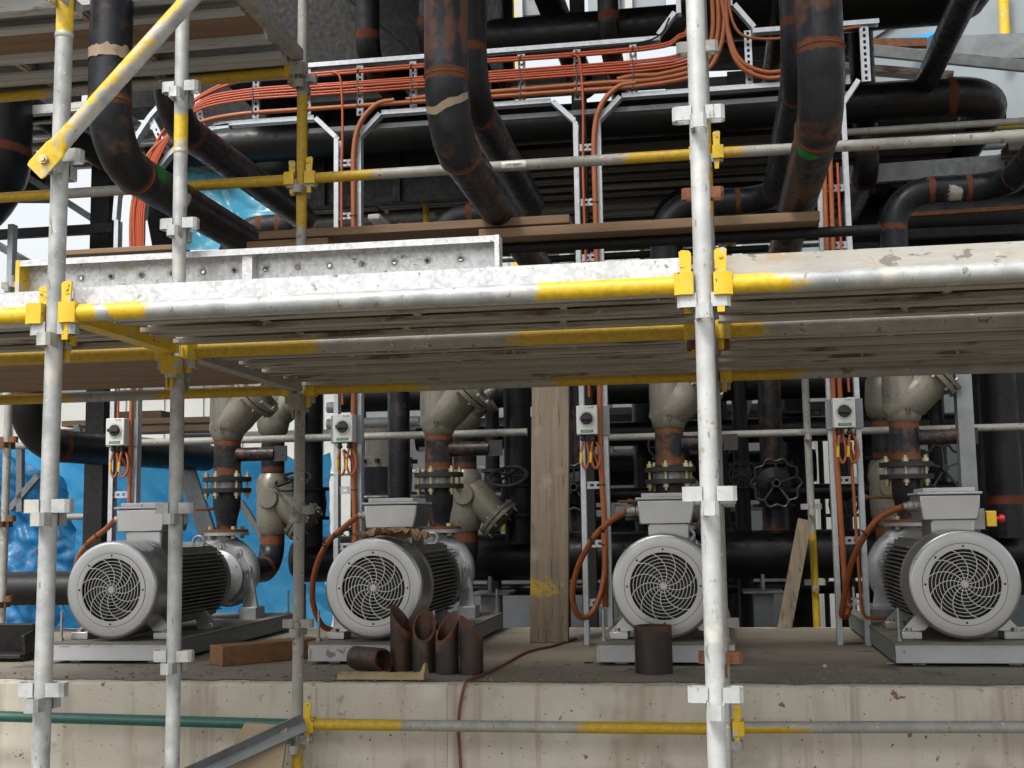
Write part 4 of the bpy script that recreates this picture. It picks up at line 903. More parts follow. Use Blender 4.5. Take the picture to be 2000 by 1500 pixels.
for i, (pa, pb) in enumerate((((190, 1046), 3.47), ((655, 1045), 3.47), ((1176, 1035), 3.47), ((1710, 1020), 3.47))):
    p = at(*pa, pb)
    for dx, wz in ((0, 'upper'), (.06, 'lower')): solo(MB().lathe([(.0185, -.004), (.0195, 0), (.0185, .004)], p-V((dx, 0, dx*.9)), (.8, -.2, .7), 14, caps=False), 'cable_tie', M['black'], f'{wz} black cable tie on the feed cable of the {WHO[i]} motor', 'cable tie', f'ties on the {WHO[i]} feed cable')
# ties across the ladder bundles
ordn2 = ('first', 'second', 'third', 'fourth', 'fifth', 'sixth', 'seventh', 'eighth', 'ninth')
for k in range(9):
    x = -.93+k*.338
    if x > 1.5: continue
    mb = MB()
    for (z0, z1, th) in ((Z0+.035, Z0+.225, .019), (Z0+.262, Z0+.302, .013)):
        mb = MB(); pts = [V((x+.003*math.sin(z0*50+j), CY-th+.006*abs(j-3)/3, z0+(z1-z0)*j/6)) for j in range(7)]
        for p, q in zip(pts, pts[1:]): mb.beam(p, q, .007, .004, (1, 0, 0))
        solo(mb, 'cable_tie', M['black'], f'black tie round the {"lower bundle" if z0 < Z0+.1 else "upper pair"} at the {ordn2[k]} rung of the horizontal ladder', 'cable tie', 'ties on the horizontal ladder')
for i in (1, 2):
    for z, wz in ((3.45, 'highest'), (2.46, 'second highest'), (1.79, 'second lowest'), (1.45, 'lowest')): solo(MB().lathe([(.018, -.004), (.0192, 0), (.018, .004)], (LAD[i][1]-.038, CY, z), (0, 0, 1), 14, caps=False), 'cable_tie', M['black'], f'{wz} black cable tie on the upright ladder {LW[i]}', 'cable tie', f'ties on upright ladder {LW[i]}')

# isolator switches
def text_mesh(txt, size, m, name='lettering'):
    c = bpy.data.curves.new('lettering', 'FONT'); c.body = txt; c.size = size; c.align_x = 'CENTER'; c.align_y = 'CENTER'; c.extrude = .0003
    o = bpy.data.objects.new('tmp', c); sc.collection.objects.link(o); dg = bpy.context.evaluated_depsgraph_get(); me = bpy.data.meshes.new_from_object(o.evaluated_get(dg))
    bpy.data.objects.remove(o); me.materials.clear(); me.materials.append(m); me.name = name; return me
TXT = {k: text_mesh(k, s_, M[m_]) for k, s_, m_ in (('ISOLATOR', .011, 'white'), ('0 1 MP', .012, 'black'), ('uni-span', .022, 'black'), ('LEAD', .17, 'dark'))}
def isolator(i, u, v):
    a, b = LAD[i]; xc = (a+b)/2; z = at(u, v, TY-.06).z; xb = at(u, v, TY-.1).x
    t = thing('isolator_switch', f'white isolator switch with black rotary knob on the ladder {LW[i]}', 'switch', (xc, TY-.04, z), 'isolator switches on the ladders')
    MB().bb(a-.012, b+.012, TY-.0445, TY-.0355, z-.085, z+.085).build('back_plate', M['grey'], t, bevel=.002)
    y0 = TY-.046; bx = MB().bb(xb-.06, xb+.06, y0-.085, y0, z-.083, z+.083).build('box', M['white'], t, bevel=.005)
    kz = z+.008
    MB().annulus((xb, y0-.090, kz), (0, 1, 0), .036, .045, .006, 32).build('dial_ring', M['base'], bx)
    kn = MB().lathe([(.035, -.088), (.033, -.098), (0, -.098)], (xb, y0, kz), (0, 1, 0), 26); kn.box((xb, y0-.108, kz), (.070, .022, .020)); kn.build('knob', M['black'], t, bevel=.002)
    MB().bb(xb-.036, xb+.036, y0-.0862, y0-.084, z-.073, z-.057).build('green_label', M['greenlab'], bx)
    for k, (dx, dz) in (('ISOLATOR', (0, -.065)), ('0 1 MP', (.022, .070))):
        o = put('lettering', TXT[k], t, (xb+dx, y0-.0868, z+dz)); o.rotation_euler = (pi/2, 0, 0)
    for dx in (-.028, .028): MB().lathe([(.012, 0), (.012, -.016), (.016, -.017), (.016, -.03), (.009, -.035)], (xb+dx, y0-.045, z-.083), (0, 0, 1), 12).build('cable_gland', M['black'], t)
    # looped tails with yellow tags
    for k, dx in enumerate((-.028, .028)):
        o = V((xb+dx, y0-.045, z-.118)); w_ = .020 if k == 0 else .027
        pts = [o, o+V((-.006, -.006, -.04)), o+V((-.012, -.008, -.10)), o+V((w_*.4, -.004, -.158)), o+V((w_*1.5, 0, -.12)), o+V((w_*1.4, .004, -.05)), o+V((.02, .012, -.01)), o+V((.045-dx*.4, .028, -.06)), o+V((.055-dx, .032, -.16))]
        cable(pts, .0075, f'{("left", "right")[k]} orange cable tail looping under the isolator switch {LW[i]}', 'cable tails under the switches', 'cable', sp=6, name='cable_tail')
        tg = MB().lathe([(.0088, -.03), (.0088, .03)], o+V((-.012, -.008, -.095)), (-.05, -.02, -1), 10)
        solo(tg, 'cable_marker', M['tagyel'], f'yellow marker sleeve on the {("left", "right")[k]} cable tail {LW[i]}', 'cable marker', 'cable markers')
for i, (u, v) in enumerate(((229, 845), (672, 838), (1147, 822), (1648, 808))): isolator(i, u, v)

# ------------------------------------------------------------------ upper left deck and loose timbers
UT = UZ+.085
for i, y in enumerate((1.37, 1.61, 1.85)):
    if i == 1:
        solo(MB().bb(-2.6, -.05, y-.112, y+.112, UT-.045, UT), 'timber_board', M['woodx'], 'brown timber board among the steel planks of the upper left deck', 'timber board', 'upper deck boards', bevel=.003)
    else: steel_plank(-2.6, y, UT, 2.56, f'{("front", "", "back")[i]} steel plank of the upper left deck, seen from below', 'plategrey', 'upper deck planks')
steel_plank(-2.6, 2.09, UT-.004, 2.56, 'rearmost steel plank of the upper left deck, above the yellow ledger', 'plategrey', 'upper deck planks')
for i in range(3):
    solo(MB().bb(-2.6, -.78-.02*i, .50+.235*i, .725+.235*i, 4.02, 4.06), 'timber_board', M['woodx'], f'{ordn[i]} timber board from the front of the platform at the top left corner', 'timber board', 'top left corner boards', bevel=.003)
ledger((-1.8, .5, 3.99), (0, .5, 3.99), 'tube under the timber boards at the top left corner', mk='dirty', ends=('g', 'g'), wed=('g', 'g'))
ledger((-1.8, 1.2, 3.99), (0, 1.2, 3.99), 'second tube under the timber boards at the top left corner', mk='dirty', ends=('g', 'g'), wed=('g', 'g'))
transom(0.0, .8, RB, UZ+.03, 'grey channel running forward from the slim post at the top', 'scafdirty')
# upper lift over the centre and right bays, added unseen to shade the pipework
for bay, x0, L in (('centre', .035, 1.735), ('right', 1.845, 2.36)):
    for i, y in enumerate((.15, .40, .65, .9, 1.60, 1.85)):
        steel_plank(x0, y, 4.36, L, f'{ordn[i]} plank of the added shading deck, {bay} bay, above the picture', 'plateold', 'planks of the added shading deck', ribs=False)
for y, z in ((0, 4.27), (.8, 4.27), (RB, 4.27)):
    ledger((0, y, z), (1.805, y, z), f'ledger under the added shading deck at the {("front", "middle", "back")[(0, .8, RB).index(y)]} row, centre', mk='dirty', paint=both(.2, .2))
    ledger((1.805, y, z), (4.24, y, z), f'ledger under the added shading deck at the {("front", "middle", "back")[(0, .8, RB).index(y)]} row, right', mk='dirty', paint=both(.2, .2))

def board(p0, p1, wd, th, label, m='woodx', group=None, yaw=0, name='timber_plank', bevel=.003):
    """plank from p0 to p1 (ends of its top front edge); wd goes back in Y, th down"""
    p0, p1 = V(p0), V(p1); mb = MB()
    mb.add([p0, p1, p1+V((0, wd, 0)), p0+V((0, wd, 0)), p0-V((0, 0, th)), p1-V((0, 0, th)), p1+V((0, wd, -th)), p0+V((0, wd, -th))],
           [(0, 1, 2, 3), (7, 6, 5, 4), (0, 4, 5, 1), (1, 5, 6, 2), (2, 6, 7, 3), (3, 7, 4, 0)])
    return solo(mb, name, M[m], label, 'timber plank', group, bevel=bevel)
a, b = at(505, 452, 2.35), at(1112, 424, 2.35); b.z = a.z
board(a, b, .20, .040, 'brown timber plank lying behind the slim post above the deck', 'woodx', 'loose timbers above the deck')
a, b = at(935, 446, 2.30), at(1602, 424, 2.30); b.z = a.z = a.z-.002
board(a-V((0, 0, .002)), b-V((0, 0, .002)), .22, .044, 'long brown timber plank lying behind the tall whitish post above the deck', 'woodx', 'loose timbers above the deck')
a, b = at(520, 470, 2.33), at(640, 464, 2.33); b.z = a.z
board(a-V((.1, 0, 0)), b, .12, .04, 'short timber packer under the plank behind the slim post', 'woodx', 'loose timbers above the deck')
a, b = at(100, 490, 3.3), at(345, 478, 3.3); b.z = a.z
board(a, b, .2, .03, 'thin timber board behind the galvanised toe board at the left', 'woodx', 'loose timbers above the deck')
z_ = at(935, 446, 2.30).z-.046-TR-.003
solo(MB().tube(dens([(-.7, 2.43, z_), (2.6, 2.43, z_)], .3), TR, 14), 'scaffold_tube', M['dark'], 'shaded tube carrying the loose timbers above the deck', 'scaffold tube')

# big upright plank
up_ = thing('timber_upright', 'broad grey weathered plank standing upright on the plinth, yellow paint low on it', 'timber plank', (.86, 4.05, PZ))
mb = MB(); ny = 24
for k in range(ny+1):
    z = PZ+.006+1.72*k/ny; xl = .735+.044*k/ny*1.0; wdt = .226-.004*k/ny
    mb.add([V((xl, 4.0, z)), V((xl+wdt, 4.0, z)), V((xl+wdt, 4.05, z)), V((xl, 4.05, z))], [], paint=[.75*math.exp(-((z-1.19)/.09)**2)*(1 if j in (0, 3) else .55) for j in range(4)])
mb.f += [[4*k+j, 4*k+(j+1) % 4, 4*k+4+(j+1) % 4, 4*k+4+j] for k in range(ny) for j in range(4)]+[[3, 2, 1, 0], [4*ny, 4*ny+1, 4*ny+2, 4*ny+3]]
mb.build('plank', M['woodz'], up_, bevel=.003)

# ------------------------------------------------------------------ things lying on the plinth
def mitre(x, y, z0, h, r, ang, rz, label, lie=None):
    """pipe offcut with a slanted top cut"""
    mb = MB(); n = 32; vs_ = []; ra = []
    for rad in (r, r-.009):
        for k in (0, .3, .6, 1):
            for j in range(n):
                a = 2*pi*j/n; px, py = math.cos(a)*rad, math.sin(a)*rad
                top = h+math.cos(a-rz)*rad*ang; vs_.append(V((px, py, top*k))); ra.append(.32 if k < 1 else .5)
    fs = []
    for s_ in (0, 1):
        for k in range(3):
            for j in range(n):
                q = [s_*4*n+k*n+j, s_*4*n+k*n+(j+1) % n, s_*4*n+(k+1)*n+(j+1) % n, s_*4*n+(k+1)*n+j]; fs.append(q if s_ == 0 else q[::-1])
    for k, fl in ((0, 1), (3, 0)):
        for j in range(n):
            q = [k*n+j, k*n+(j+1) % n, 4*n+k*n+(j+1) % n, 4*n+k*n+j]; fs.append(q[::-1] if fl else q)
    if lie: vs_ = [lie @ p for p in vs_]
    vs_ = [p+V((x, y, z0)) for p in vs_]
    return solo(mb.add(vs_, fs, rust=ra), 'pipe_offcut', M['offcut'], label, 'pipe offcut', 'rusty pipe offcuts on the plinth')
def onp(u, v, z=PZ+.005):
    d = rt*((u-1000)/F)+up*((750-v)/F)+fw; return CAM+d*((z-CAM.z)/d.z)
for (u, v, h, ang, rz, lb) in ((779, 1312, .245, 1.25, pi*.90, 'slant-cut rusty pipe offcut standing nearest the second motor fan'), (824, 1315, .215, 1.35, pi*.53, 'rusty pipe offcut whose oval mouth faces the camera, second of four'),
                               (869, 1318, .215, 1.30, pi*.30, 'rusty pipe offcut with slanted mouth turned right, third of four'), (917, 1319, .205, 1.25, -pi*.78, 'rightmost of the four standing slant-cut pipe offcuts')):
    p = onp(u, v); mitre(p.x, p.y+.055, PZ+.006, h, .0555, ang, rz, lb)
p = onp(730, 1312)
mitre(p.x-.12, p.y+.10, PZ+.062, .22, .0565, .3, 0, 'short rusty pipe offcut lying on its side by the four standing ones', lie=Matrix.Rotation(-.62, 3, 'Z') @ Matrix.Rotation(pi/2, 3, 'Y'))
p = onp(1276, 1318); mitre(p.x, p.y+.085, PZ+.006, .215, .0875, 0, 0, 'upright dark pipe offcut standing in front of the third pump base')
# timber blocks left of the second motor
p, q = onp(434, 1302), onp(604, 1285)
def block(p, q, wd, h, label):
    d = (q-p).normalized(); s_ = V((-d.y, d.x, 0)); mb = MB()
    b_ = [p, q, q+s_*wd, p+s_*wd]
    mb.add(b_+[v_+V((0, 0, h)) for v_ in b_], [(3, 2, 1, 0), (4, 5, 6, 7)]+[(i, (i+1) % 4, 4+(i+1) % 4, 4+i) for i in range(4)])
    return solo(mb, 'timber_block', M['woodor'], label, 'timber block', None, bevel=.004)
block(p, q+V((.05, .05, 0)), .14, .10, 'orange-brown timber block lying on the plinth left of the second motor')
# flattened sack by the edge
p, q = onp(660, 1328), onp(835, 1326)
def sackpt(a, b, top):
    w_ = .10+.02*mnoise.noise(V((a*5, 0, 3))); y = p.y-.02+(b-.5)*w_+.05+.012*mnoise.noise(V((a*4, 7, 0)))
    h = .006+(.022*math.sin(b*pi)**.6+.009*ridge(V((a*9, b*3, 0)))*math.sin(b*pi)+.045*sm(.93, .99, a)*math.sin(b*pi)) if top else .0015
    return V((p.x+(q.x-p.x)*(a+.015*mnoise.noise(V((b*4, 3, 1)))), y, PZ+.004+h))
mb = MB().grid(lambda a, b: sackpt(a, b, 1), 60, 14); mb.grid(lambda a, b: sackpt(a, b, 0), 60, 2)
solo(mb, 'paper_sack', M['sackyel'], 'flattened yellowish paper sack at the plinth edge', 'paper sack')
# crumpled brown paper on the second motor
random.seed(5)
def crump(a, b):
    x = PXS[1]-.12+.36*a+.02*math.sin(b*7+a*3); y = FY+.02+.26*b+.02*math.sin(a*11)
    z = MZ+.262+.05*ridge(V((a*2.5, b*2.2, 1)))*(.4+.6*math.sin(a*pi))+.025*ridge(V((a*6, b*5, 4)))+.012*ridge(V((a*13, b*12, 2)))-.02
    r2 = (x-PXS[1])**2
    zs_ = MZ+math.sqrt(max(.001, .262**2-min(r2, .06)))
    return V((x, y, max(zs_+.004, z-.010)))
solo(MB().grid(crump, 50, 30), 'crumpled_paper', M['card'], 'crumpled brown paper lying on top of the second motor', 'paper')
# red hose over the edge
hp = [onp(1125, 1250), onp(1080, 1264), onp(1030, 1276), onp(985, 1300), onp(950, 1318), onp(925, 1328)]
hp = [v_+V((0, 0, .008)) for v_ in hp]
e_ = onp(908, 1338, PZ)
hp += [V((e_.x, PY0-.006, PZ+.006)), at(899, 1375, PY0-.014), at(895, 1420, PY0-.014), at(897, 1460, PY0-.016), at(900, 1510, PY0-.02), at(898, 1600, PY0-.03)]
cable(hp, .0068, 'dusty red hose trailing over the plinth edge', m='hose', name='air_hose')
# brown board and steel angle at the bottom left
mb = MB(); P = [at(478, 1412, RB-.09), at(562, 1418, RB-.09), at(548, 1520, RB-.09), at(400, 1560, RB-.09)]
mb.add(P+[v_+V((0, .018, 0)) for v_ in P], [(0, 1, 2, 3), (7, 6, 5, 4)]+[(i, (i+1) % 4, 4+(i+1) % 4, 4+i) for i in range(4)])
solo(mb, 'board_offcut', M['ply'], 'pale brown board leaning on the plinth at the bottom left', 'board')
mb = MB().ext([(0, 0), (.055, 0), (.055, .005), (.005, .005), (.005, .055), (0, .055)], at(370, 1512, RB-.16), at(596, 1408, RB-.06), (0, -.7, .7))
solo(mb, 'steel_angle', M['steel'], 'grey steel angle propped across the brown board at the bottom left', 'steel angle')
# small litter
p = onp(1611, 1304); solo(MB().lathe([(0, 0), (.009, .002), (.010, .006), (.007, .014), (0, .016)], p, (0, 0, 1), 14), 'white_cap', M['wall'], 'small white plastic cap on the plinth left of the rightmost base', 'plastic cap')
for k, (u, v, m_, lb) in enumerate(((1740, 1298, 'plate', 'grey'), (1792, 1299, 'tarp', 'blue'), (1215, 1311, 'stud', 'steel'), (1150, 1296, 'black', 'black'))):
    p = onp(u, v); R_ = Matrix.Rotation(.5+k, 3, 'Z')
    solo(MB().box(p+V((0, 0, .005)), (.045, .012, .006), R_), 'litter_scrap', M[m_], f'{lb} scrap lying on the plinth top', 'scrap', 'scraps on the plinth', bevel=.002)
# sloping brown plank behind the plinth, right of the tall post
mb = MB().ext([(-.045, -.012), (.045, -.012), (.045, .012), (-.045, .012)], at(1530, 1240, 4.95), at(1572, 1015, 5.02), (1, 0, 0))
solo(mb, 'timber_batten', M['woodz'], 'brown batten leaning beside the yellow footed post', 'timber plank', bevel=.002)
# ladder foot cross bar and bracket at the rightmost ladder
solo(MB().bb(2.64, 2.95, 3.93, 3.97, 1.02, 1.07), 'steel_bracket', M['steel'], 'grey bracket joining the rightmost ladder foot to the pump base', 'bracket', bevel=.002)
# emergency stop
es = thing('emergency_stop', 'yellow emergency stop box with red mushroom button beside the rightmost motor', 'switch', at(1935, 1015, 4.3))
p = at(1935, 1013, 4.3)
MB().bb(p.x-.027, p.x+.027, 4.27, 4.34, p.z-.045, p.z+.045).build('box', M['tagyel'], es, bevel=.004)
MB().bb(p.x-.10, p.x-.037, 4.28, 4.38, p.z-.06, p.z+.06).build('bracket', M['steel'], es)
MB().lathe([(.012, 0), (.012, .02), (.022, .022), (.024, .04), (.015, .05), (0, .052)], (p.x+.027, 4.305, p.z), (1, 0, 0), 18).build('button', M['red'], es)
x = at(1895, 960, 4.4).x
MB().ext([(-.05, -.04), (.05, -.04), (.05, -.034), (-.04, -.034), (-.04, .034), (.05, .034), (.05, .04), (-.05, .04)], (x, 4.45, PZ+.006), (x, 4.45, 2.35), (0, 1, 0))
solo(MB().ext([(-.05, -.045), (.05, -.045), (.05, -.039), (-.044, -.039), (-.044, .039), (.05, .039), (.05, .045), (-.05, .045)], (x, 4.45, PZ+.006), (x, 4.45, 2.9), (0, 1, 0)), 'steel_channel', M['steel'], 'upright grey steel channel behind the rightmost motor', 'steel post')
# maker's sticker on the guard rail
stk = thing('tube_sticker', 'small white printed sticker on the guard rail right of the second tall pipe', 'sticker', at(1003, 321, RB-TR))
p = at(1003, 321, RB-TR-.001); n = 6
MB().grid(lambda a, b: V((p.x-.055+.11*a, RB-(TR+.0012)*math.cos((b-.5)*1.3), GZ+(TR+.0012)*math.sin((b-.5)*1.3))), 2, 8).build('paper', M['white'], stk)
o = put('lettering', TXT['uni-span'], stk, (p.x, RB-TR-.0022, GZ)); o.rotation_euler = (pi/2, 0, 0)

# ------------------------------------------------------------------ plant behind: vessels, pipes and decks overhead
def bpipe(pts, r, label, br=None, m='pipeblack', n=24, name='overhead_pipe', caps=0, group=None, weld=True):
    t = thing(name, label, 'pipe', pts[0], group)
    mb = MB()
    runpipe(mb, pts, r, br or r*2.7, n=n, n_arc=14, weldw=.03)
    mb.build('pipe', M[m], t)
    for e, q in ((pts[0], pts[1]), (pts[-1], pts[-2])):
        if caps: MB().lathe([(r, 0), (r*.96, r*.3), (r*.75, r*.55), (0, r*.72)], e, V(e)-V(q), 24).build('end_cap', M[m], t)
    return t
vz = 5.19
ves = thing('pressure_vessel', 'big black vessel overhead at the top right corner', 'vessel', (2.9, 4.7, vz-.45))
MB().tube(dens([(2.0, 4.7, vz), (3.45, 4.7, vz)], .3), .45, 40).build('shell', M['pipeblack'], ves)
for s_, xx in ((1, 3.45), (-1, 2.0)): MB().lathe([(.45, 0), (.44, .09), (.40, .17), (.30, .25), (.15, .29), (0, .30)], (xx, 4.7, vz), (s_, 0, 0), 36).build('dished_end', M['pipeblack'], ves)
bpipe([(-2.4, 5.5, 4.50), (3.86, 5.5, 4.50), (3.86, 7.6, 4.42)], .14, 'long black overhead pipe with wide bend under the big vessel at the right', .30)
bpipe([(3.20, 2.75, 5.6), (3.22, 2.75, 4.32), (3.385, 5.36, 4.585)], .077, 'slanting black pipe crossing in front of the big vessel', .2)
bpipe([(.42, 5.0, 4.975), (1.88, 5.0, 4.975)], .14, 'black pipe running overhead behind the cable ladder', caps=1)
bpipe([(.62, 3.3, 5.6), (.95, 5.9, 4.9)], .10, 'sloping black pipe overhead beside the steel column', .2)
x_ = at(1128, 50, 5.2).x
solo(MB().ext([(-.05, -.05), (.05, -.05), (.05, -.042), (.004, -.042), (.004, .042), (.05, .042), (.05, .05), (-.05, .05), (-.05, .042), (-.004, .042), (-.004, -.042), (-.05, -.042)], (x_, 5.2, 0), (x_, 5.2, 6.0), (1, 0, 0)), 'steel_column', M['dark'], 'dark steel column behind the cable ladder near the picture top', 'steel column')
dk = thing('air_duct', 'large dark duct overhead between the slim post and second tall pipe', 'duct', (-.45, 5.3, 4.85))
MB().bb(-1.6, .36, 4.95, 5.7, 4.80, 6.1).build('casing', M['dark'], dk, bevel=.01)
for a_, b_ in (((-.9, 4.94, 5.6), (-.1, 4.94, 4.86)), ((.25, 4.94, 5.6), (-.1, 4.94, 4.86))): MB().beam(a_, b_, .03, .012, (1, 0, 0)).build('diagonal_brace', M['dark'], dk)
# far deck overhead, seen from below
SZ = 4.42
for b_, x0 in (('left', -1.0), ('right', 1.362)):
    for i in range(14):
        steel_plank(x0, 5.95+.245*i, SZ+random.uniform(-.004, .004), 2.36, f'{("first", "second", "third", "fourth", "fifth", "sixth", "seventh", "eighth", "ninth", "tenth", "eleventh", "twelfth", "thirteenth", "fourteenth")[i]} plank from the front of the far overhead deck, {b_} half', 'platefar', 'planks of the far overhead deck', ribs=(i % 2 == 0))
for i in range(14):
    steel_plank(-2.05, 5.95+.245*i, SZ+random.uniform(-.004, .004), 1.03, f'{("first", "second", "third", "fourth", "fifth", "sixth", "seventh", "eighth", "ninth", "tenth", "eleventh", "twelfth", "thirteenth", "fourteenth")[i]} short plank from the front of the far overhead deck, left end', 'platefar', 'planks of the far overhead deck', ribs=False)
for y, lb in ((5.85, 'front'), (7.3, 'middle'), (9.3, 'back')):
    solo(MB().tube(dens([(-2.2, y, SZ-.09), (3.9, y, SZ-.09)], .5), TR, 12), 'scaffold_tube', M['scafdirty'], f'{lb} tube under the far overhead deck', 'scaffold tube', 'tubes under the far deck')
for u, lb, y in ((832, 'yellow scaffold post carrying the far deck, left of the second tall pipe', 6.0), (1420, 'far scaffold post under the overhead deck behind the tall whitish post', 7.3)):
    post('scaffold_post', at(u, 380, y).x, y, 0, 4.45, lb, paint=((2.2, 4.4),), mk='dirty', seg=.3)
# planks further right, a bit higher
for i in range(7):
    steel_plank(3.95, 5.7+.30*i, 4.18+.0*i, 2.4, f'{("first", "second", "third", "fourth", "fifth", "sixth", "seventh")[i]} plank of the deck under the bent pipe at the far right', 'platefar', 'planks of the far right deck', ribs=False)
solo(MB().tube(dens([(2.4, 5.2, 4.20), (6.5, 5.2, 4.20)], .5), TR, 14), 'scaffold_tube', M['scafdirty'], 'yellowish tube under the bent pipe at the right', 'scaffold tube')
solo(MB().tube(dens([(2.4, 7.6, 4.55), (5.0, 7.6, 4.60)], .5), .02, 12), 'scaffold_tube', M['yellow'], 'thin yellow handrail far behind the third tall pipe', 'scaffold tube')
# lower far deck behind the third pump
for i in range(8):
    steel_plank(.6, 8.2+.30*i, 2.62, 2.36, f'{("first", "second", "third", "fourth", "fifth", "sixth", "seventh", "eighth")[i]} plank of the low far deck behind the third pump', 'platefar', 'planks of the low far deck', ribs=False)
for x0 in (.7, 2.8):
    solo(MB().tube([(x0, 8.1, 0), (x0, 8.1, 2.55)], TR, 12), 'scaffold_post', M['dark'], 'dark scaffold post under the low far deck, ' + ('left' if x0 < 1 else 'right'), 'scaffold post')
# scaffold tube at hand height behind the pumps and other rails
for (u0, v0, u1, v1, y, r, lb, m) in ((0, 870, 1030, 846, 5.15, TR*1.1, 'grey scaffold tube passing behind the strainers at switch height', 'scafdirty'), (1180, 856, 2000, 832, 5.15, TR, 'grey scaffold tube passing behind the third and rightmost strainers', 'scafdirty'),
                                      (360, 856, 820, 846, 6.9, .05, 'pale tube stacked behind the leftmost strainer', 'scafdirty'), (820, 838, 640, 815, 7.1, .05, 'upper tube of the stack behind the second switch', 'scaf'), (640, 800, 850, 786, 7.4, .05, 'topmost tube of the stack behind the second switch', 'scaf'),
                                      (1060, 505, 1500, 487, 6.6, .03, 'dark far handrail under the long timber plank', 'dark'), (640, 928, 840, 918, 9.5, .025, 'bright far handrail behind the second switch', 'scaf'), (840, 920, 1040, 910, 9.5, .025, 'bright far handrail left of the upright plank', 'scaf'),
                                      (1180, 888, 1370, 884, 9.0, .025, 'thin far rail behind the third riser', 'scafdirty'), (1400, 995, 1500, 990, 8.4, .025, 'low far rail right of the tall whitish post', 'scaf'), (80, 1010, 230, 1008, 5.4, .024, 'grey rail in front of the tarpaulin at the left', 'scafdirty')):
    a, b = at(u0, v0, y), at(u1, v1, y); b.z = a.z = (a.z+b.z)/2
    solo(MB().tube(dens([a, b], .4), r, 14), 'scaffold_tube', M[m], lb, 'scaffold tube', 'tubes behind the pumps')
# black round pipes at the right behind the fourth riser
bpipe([at(1735, 365, 6.8)+V((0, 0, 0)), at(1735, 365, 6.8)+V((0, 1.4, 0))], .125, 'black capped pipe end far behind the rightmost riser', caps=1)
p = at(1760, 430, 6.2)
bpipe([p, p+V((2.2, .0, 0))], .24, 'thick black pipe end far right behind the riser bend', caps=1)
p = at(1960, 760, 6.3); bpipe([p+V((0, 0, -1.5)), p+V((0, 0, 1.6))], .18, 'thick black upright pipe at the far right', weld=False)
p = at(1300, 420, 6.4); bpipe([p+V((.75, 0, .1)), p+V((0, 0, .1)), p+V((0, 0, -2.2))], .13, 'black bent pipe behind the tall whitish post', .25)
# vessel with a bolted flange behind the second switch
fv = thing('strainer_vessel', 'dark upright vessel with bolted grey cover behind the second switch', 'vessel', at(757, 985, 6.8))
c = at(757, 985, 6.8); zt_ = at(757, 890, 6.8).z
MB().lathe([(.20, c.z-.6), (.20, c.z+.04), (.21, zt_-.16), (.21, zt_-.1)], (c.x, c.y, 0), (0, 0, 1), 32).build('shell', M['pipeblack'], fv)
MB().lathe([(.215, zt_-.1), (.215, zt_-.02), (.19, zt_), (.19, zt_+.22)], (c.x, c.y, 0), (0, 0, 1), 32).build('cover', M['valve'], fv)
for k in range(10): MB().hexa((c.x+.235*math.cos(k*pi/5+.2), c.y+.235*math.sin(k*pi/5+.2), zt_-.07), (0, 0, 1), .02, .035).build('cover_bolt', M['flange'], fv)

# ------------------------------------------------------------------ left background
p0, p1 = at(52, 780, 4.3), at(400, 893, 6.4)
bpipe([p0+V((-.02, 0, .6)), V((p0.x, p0.y, p1.z+.0)), p1], .115, 'black bent pipe running back past the leftmost switch', .32, caps=1)
a, b = at(-60, 1150, 4.7), at(150, 1130, 4.7); b.z = a.z
bpipe([a-V((1.5, 0, 0)), b], .115, 'black pipe lying low at the far left edge', caps=1)
# upper left dark steel and pipes
p = at(20, 300, 4.4); bpipe([p+V((-.15, 0, 2)), p+V((-.15, 0, -.40)), p+V((-2.0, 0, -.40))], .27, 'thick black pipe bending away at the upper left edge', .42)
a, b = at(40, 195, 4.6), at(215, 318, 5.2); bpipe([a-(b-a)*1.2, b], .09, 'slanting black pipe at the upper left behind the braced post', weld=False, caps=1)
a = at(203, 300, 5.3); solo(MB().bb(a.x-.075, a.x+.075, 5.25, 5.4, 0, a.z+1.2), 'steel_column', M['dark'], 'black steel column left of the ladder bend', 'steel column', bevel=.004)
a, b = at(60, 455, 5.1), at(222, 449, 5.1); b.z = a.z
solo(MB().beam(a-V((1.5, 0, 0)), b, .06, .07), 'steel_beam', M['dark'], 'dark horizontal beam at the upper left behind the braced post', 'steel beam', bevel=.003)
a, b = at(120, 388, 5.6), at(182, 428, 5.6); solo(MB().beam(a-(b-a)*1.5, b, .05, .05), 'steel_strut', M['steel'], 'grey strut crossing the bright gap at the upper left', 'steel strut', bevel=.003)
a = at(24, 480, 4.6); solo(MB().ext([(-.03, -.02), (.03, -.02), (.03, -.016), (-.026, -.016), (-.026, .016), (.03, .016), (.03, .02), (-.03, .02)], (a.x, 4.6, a.z-1.2), (a.x, 4.6, a.z+.15), (0, 1, 0)), 'steel_channel', M['tray'], 'short upright galvanised channel at the left edge above the deck', 'steel post')
a, b = at(-20, 470, 5.0), at(112, 545, 5.0); solo(MB().beam(a-(b-a), b+(b-a)*.8, .10, .05), 'steel_beam', M['steel'], 'grey sloping beam at the left edge above the deck', 'steel beam', bevel=.003)

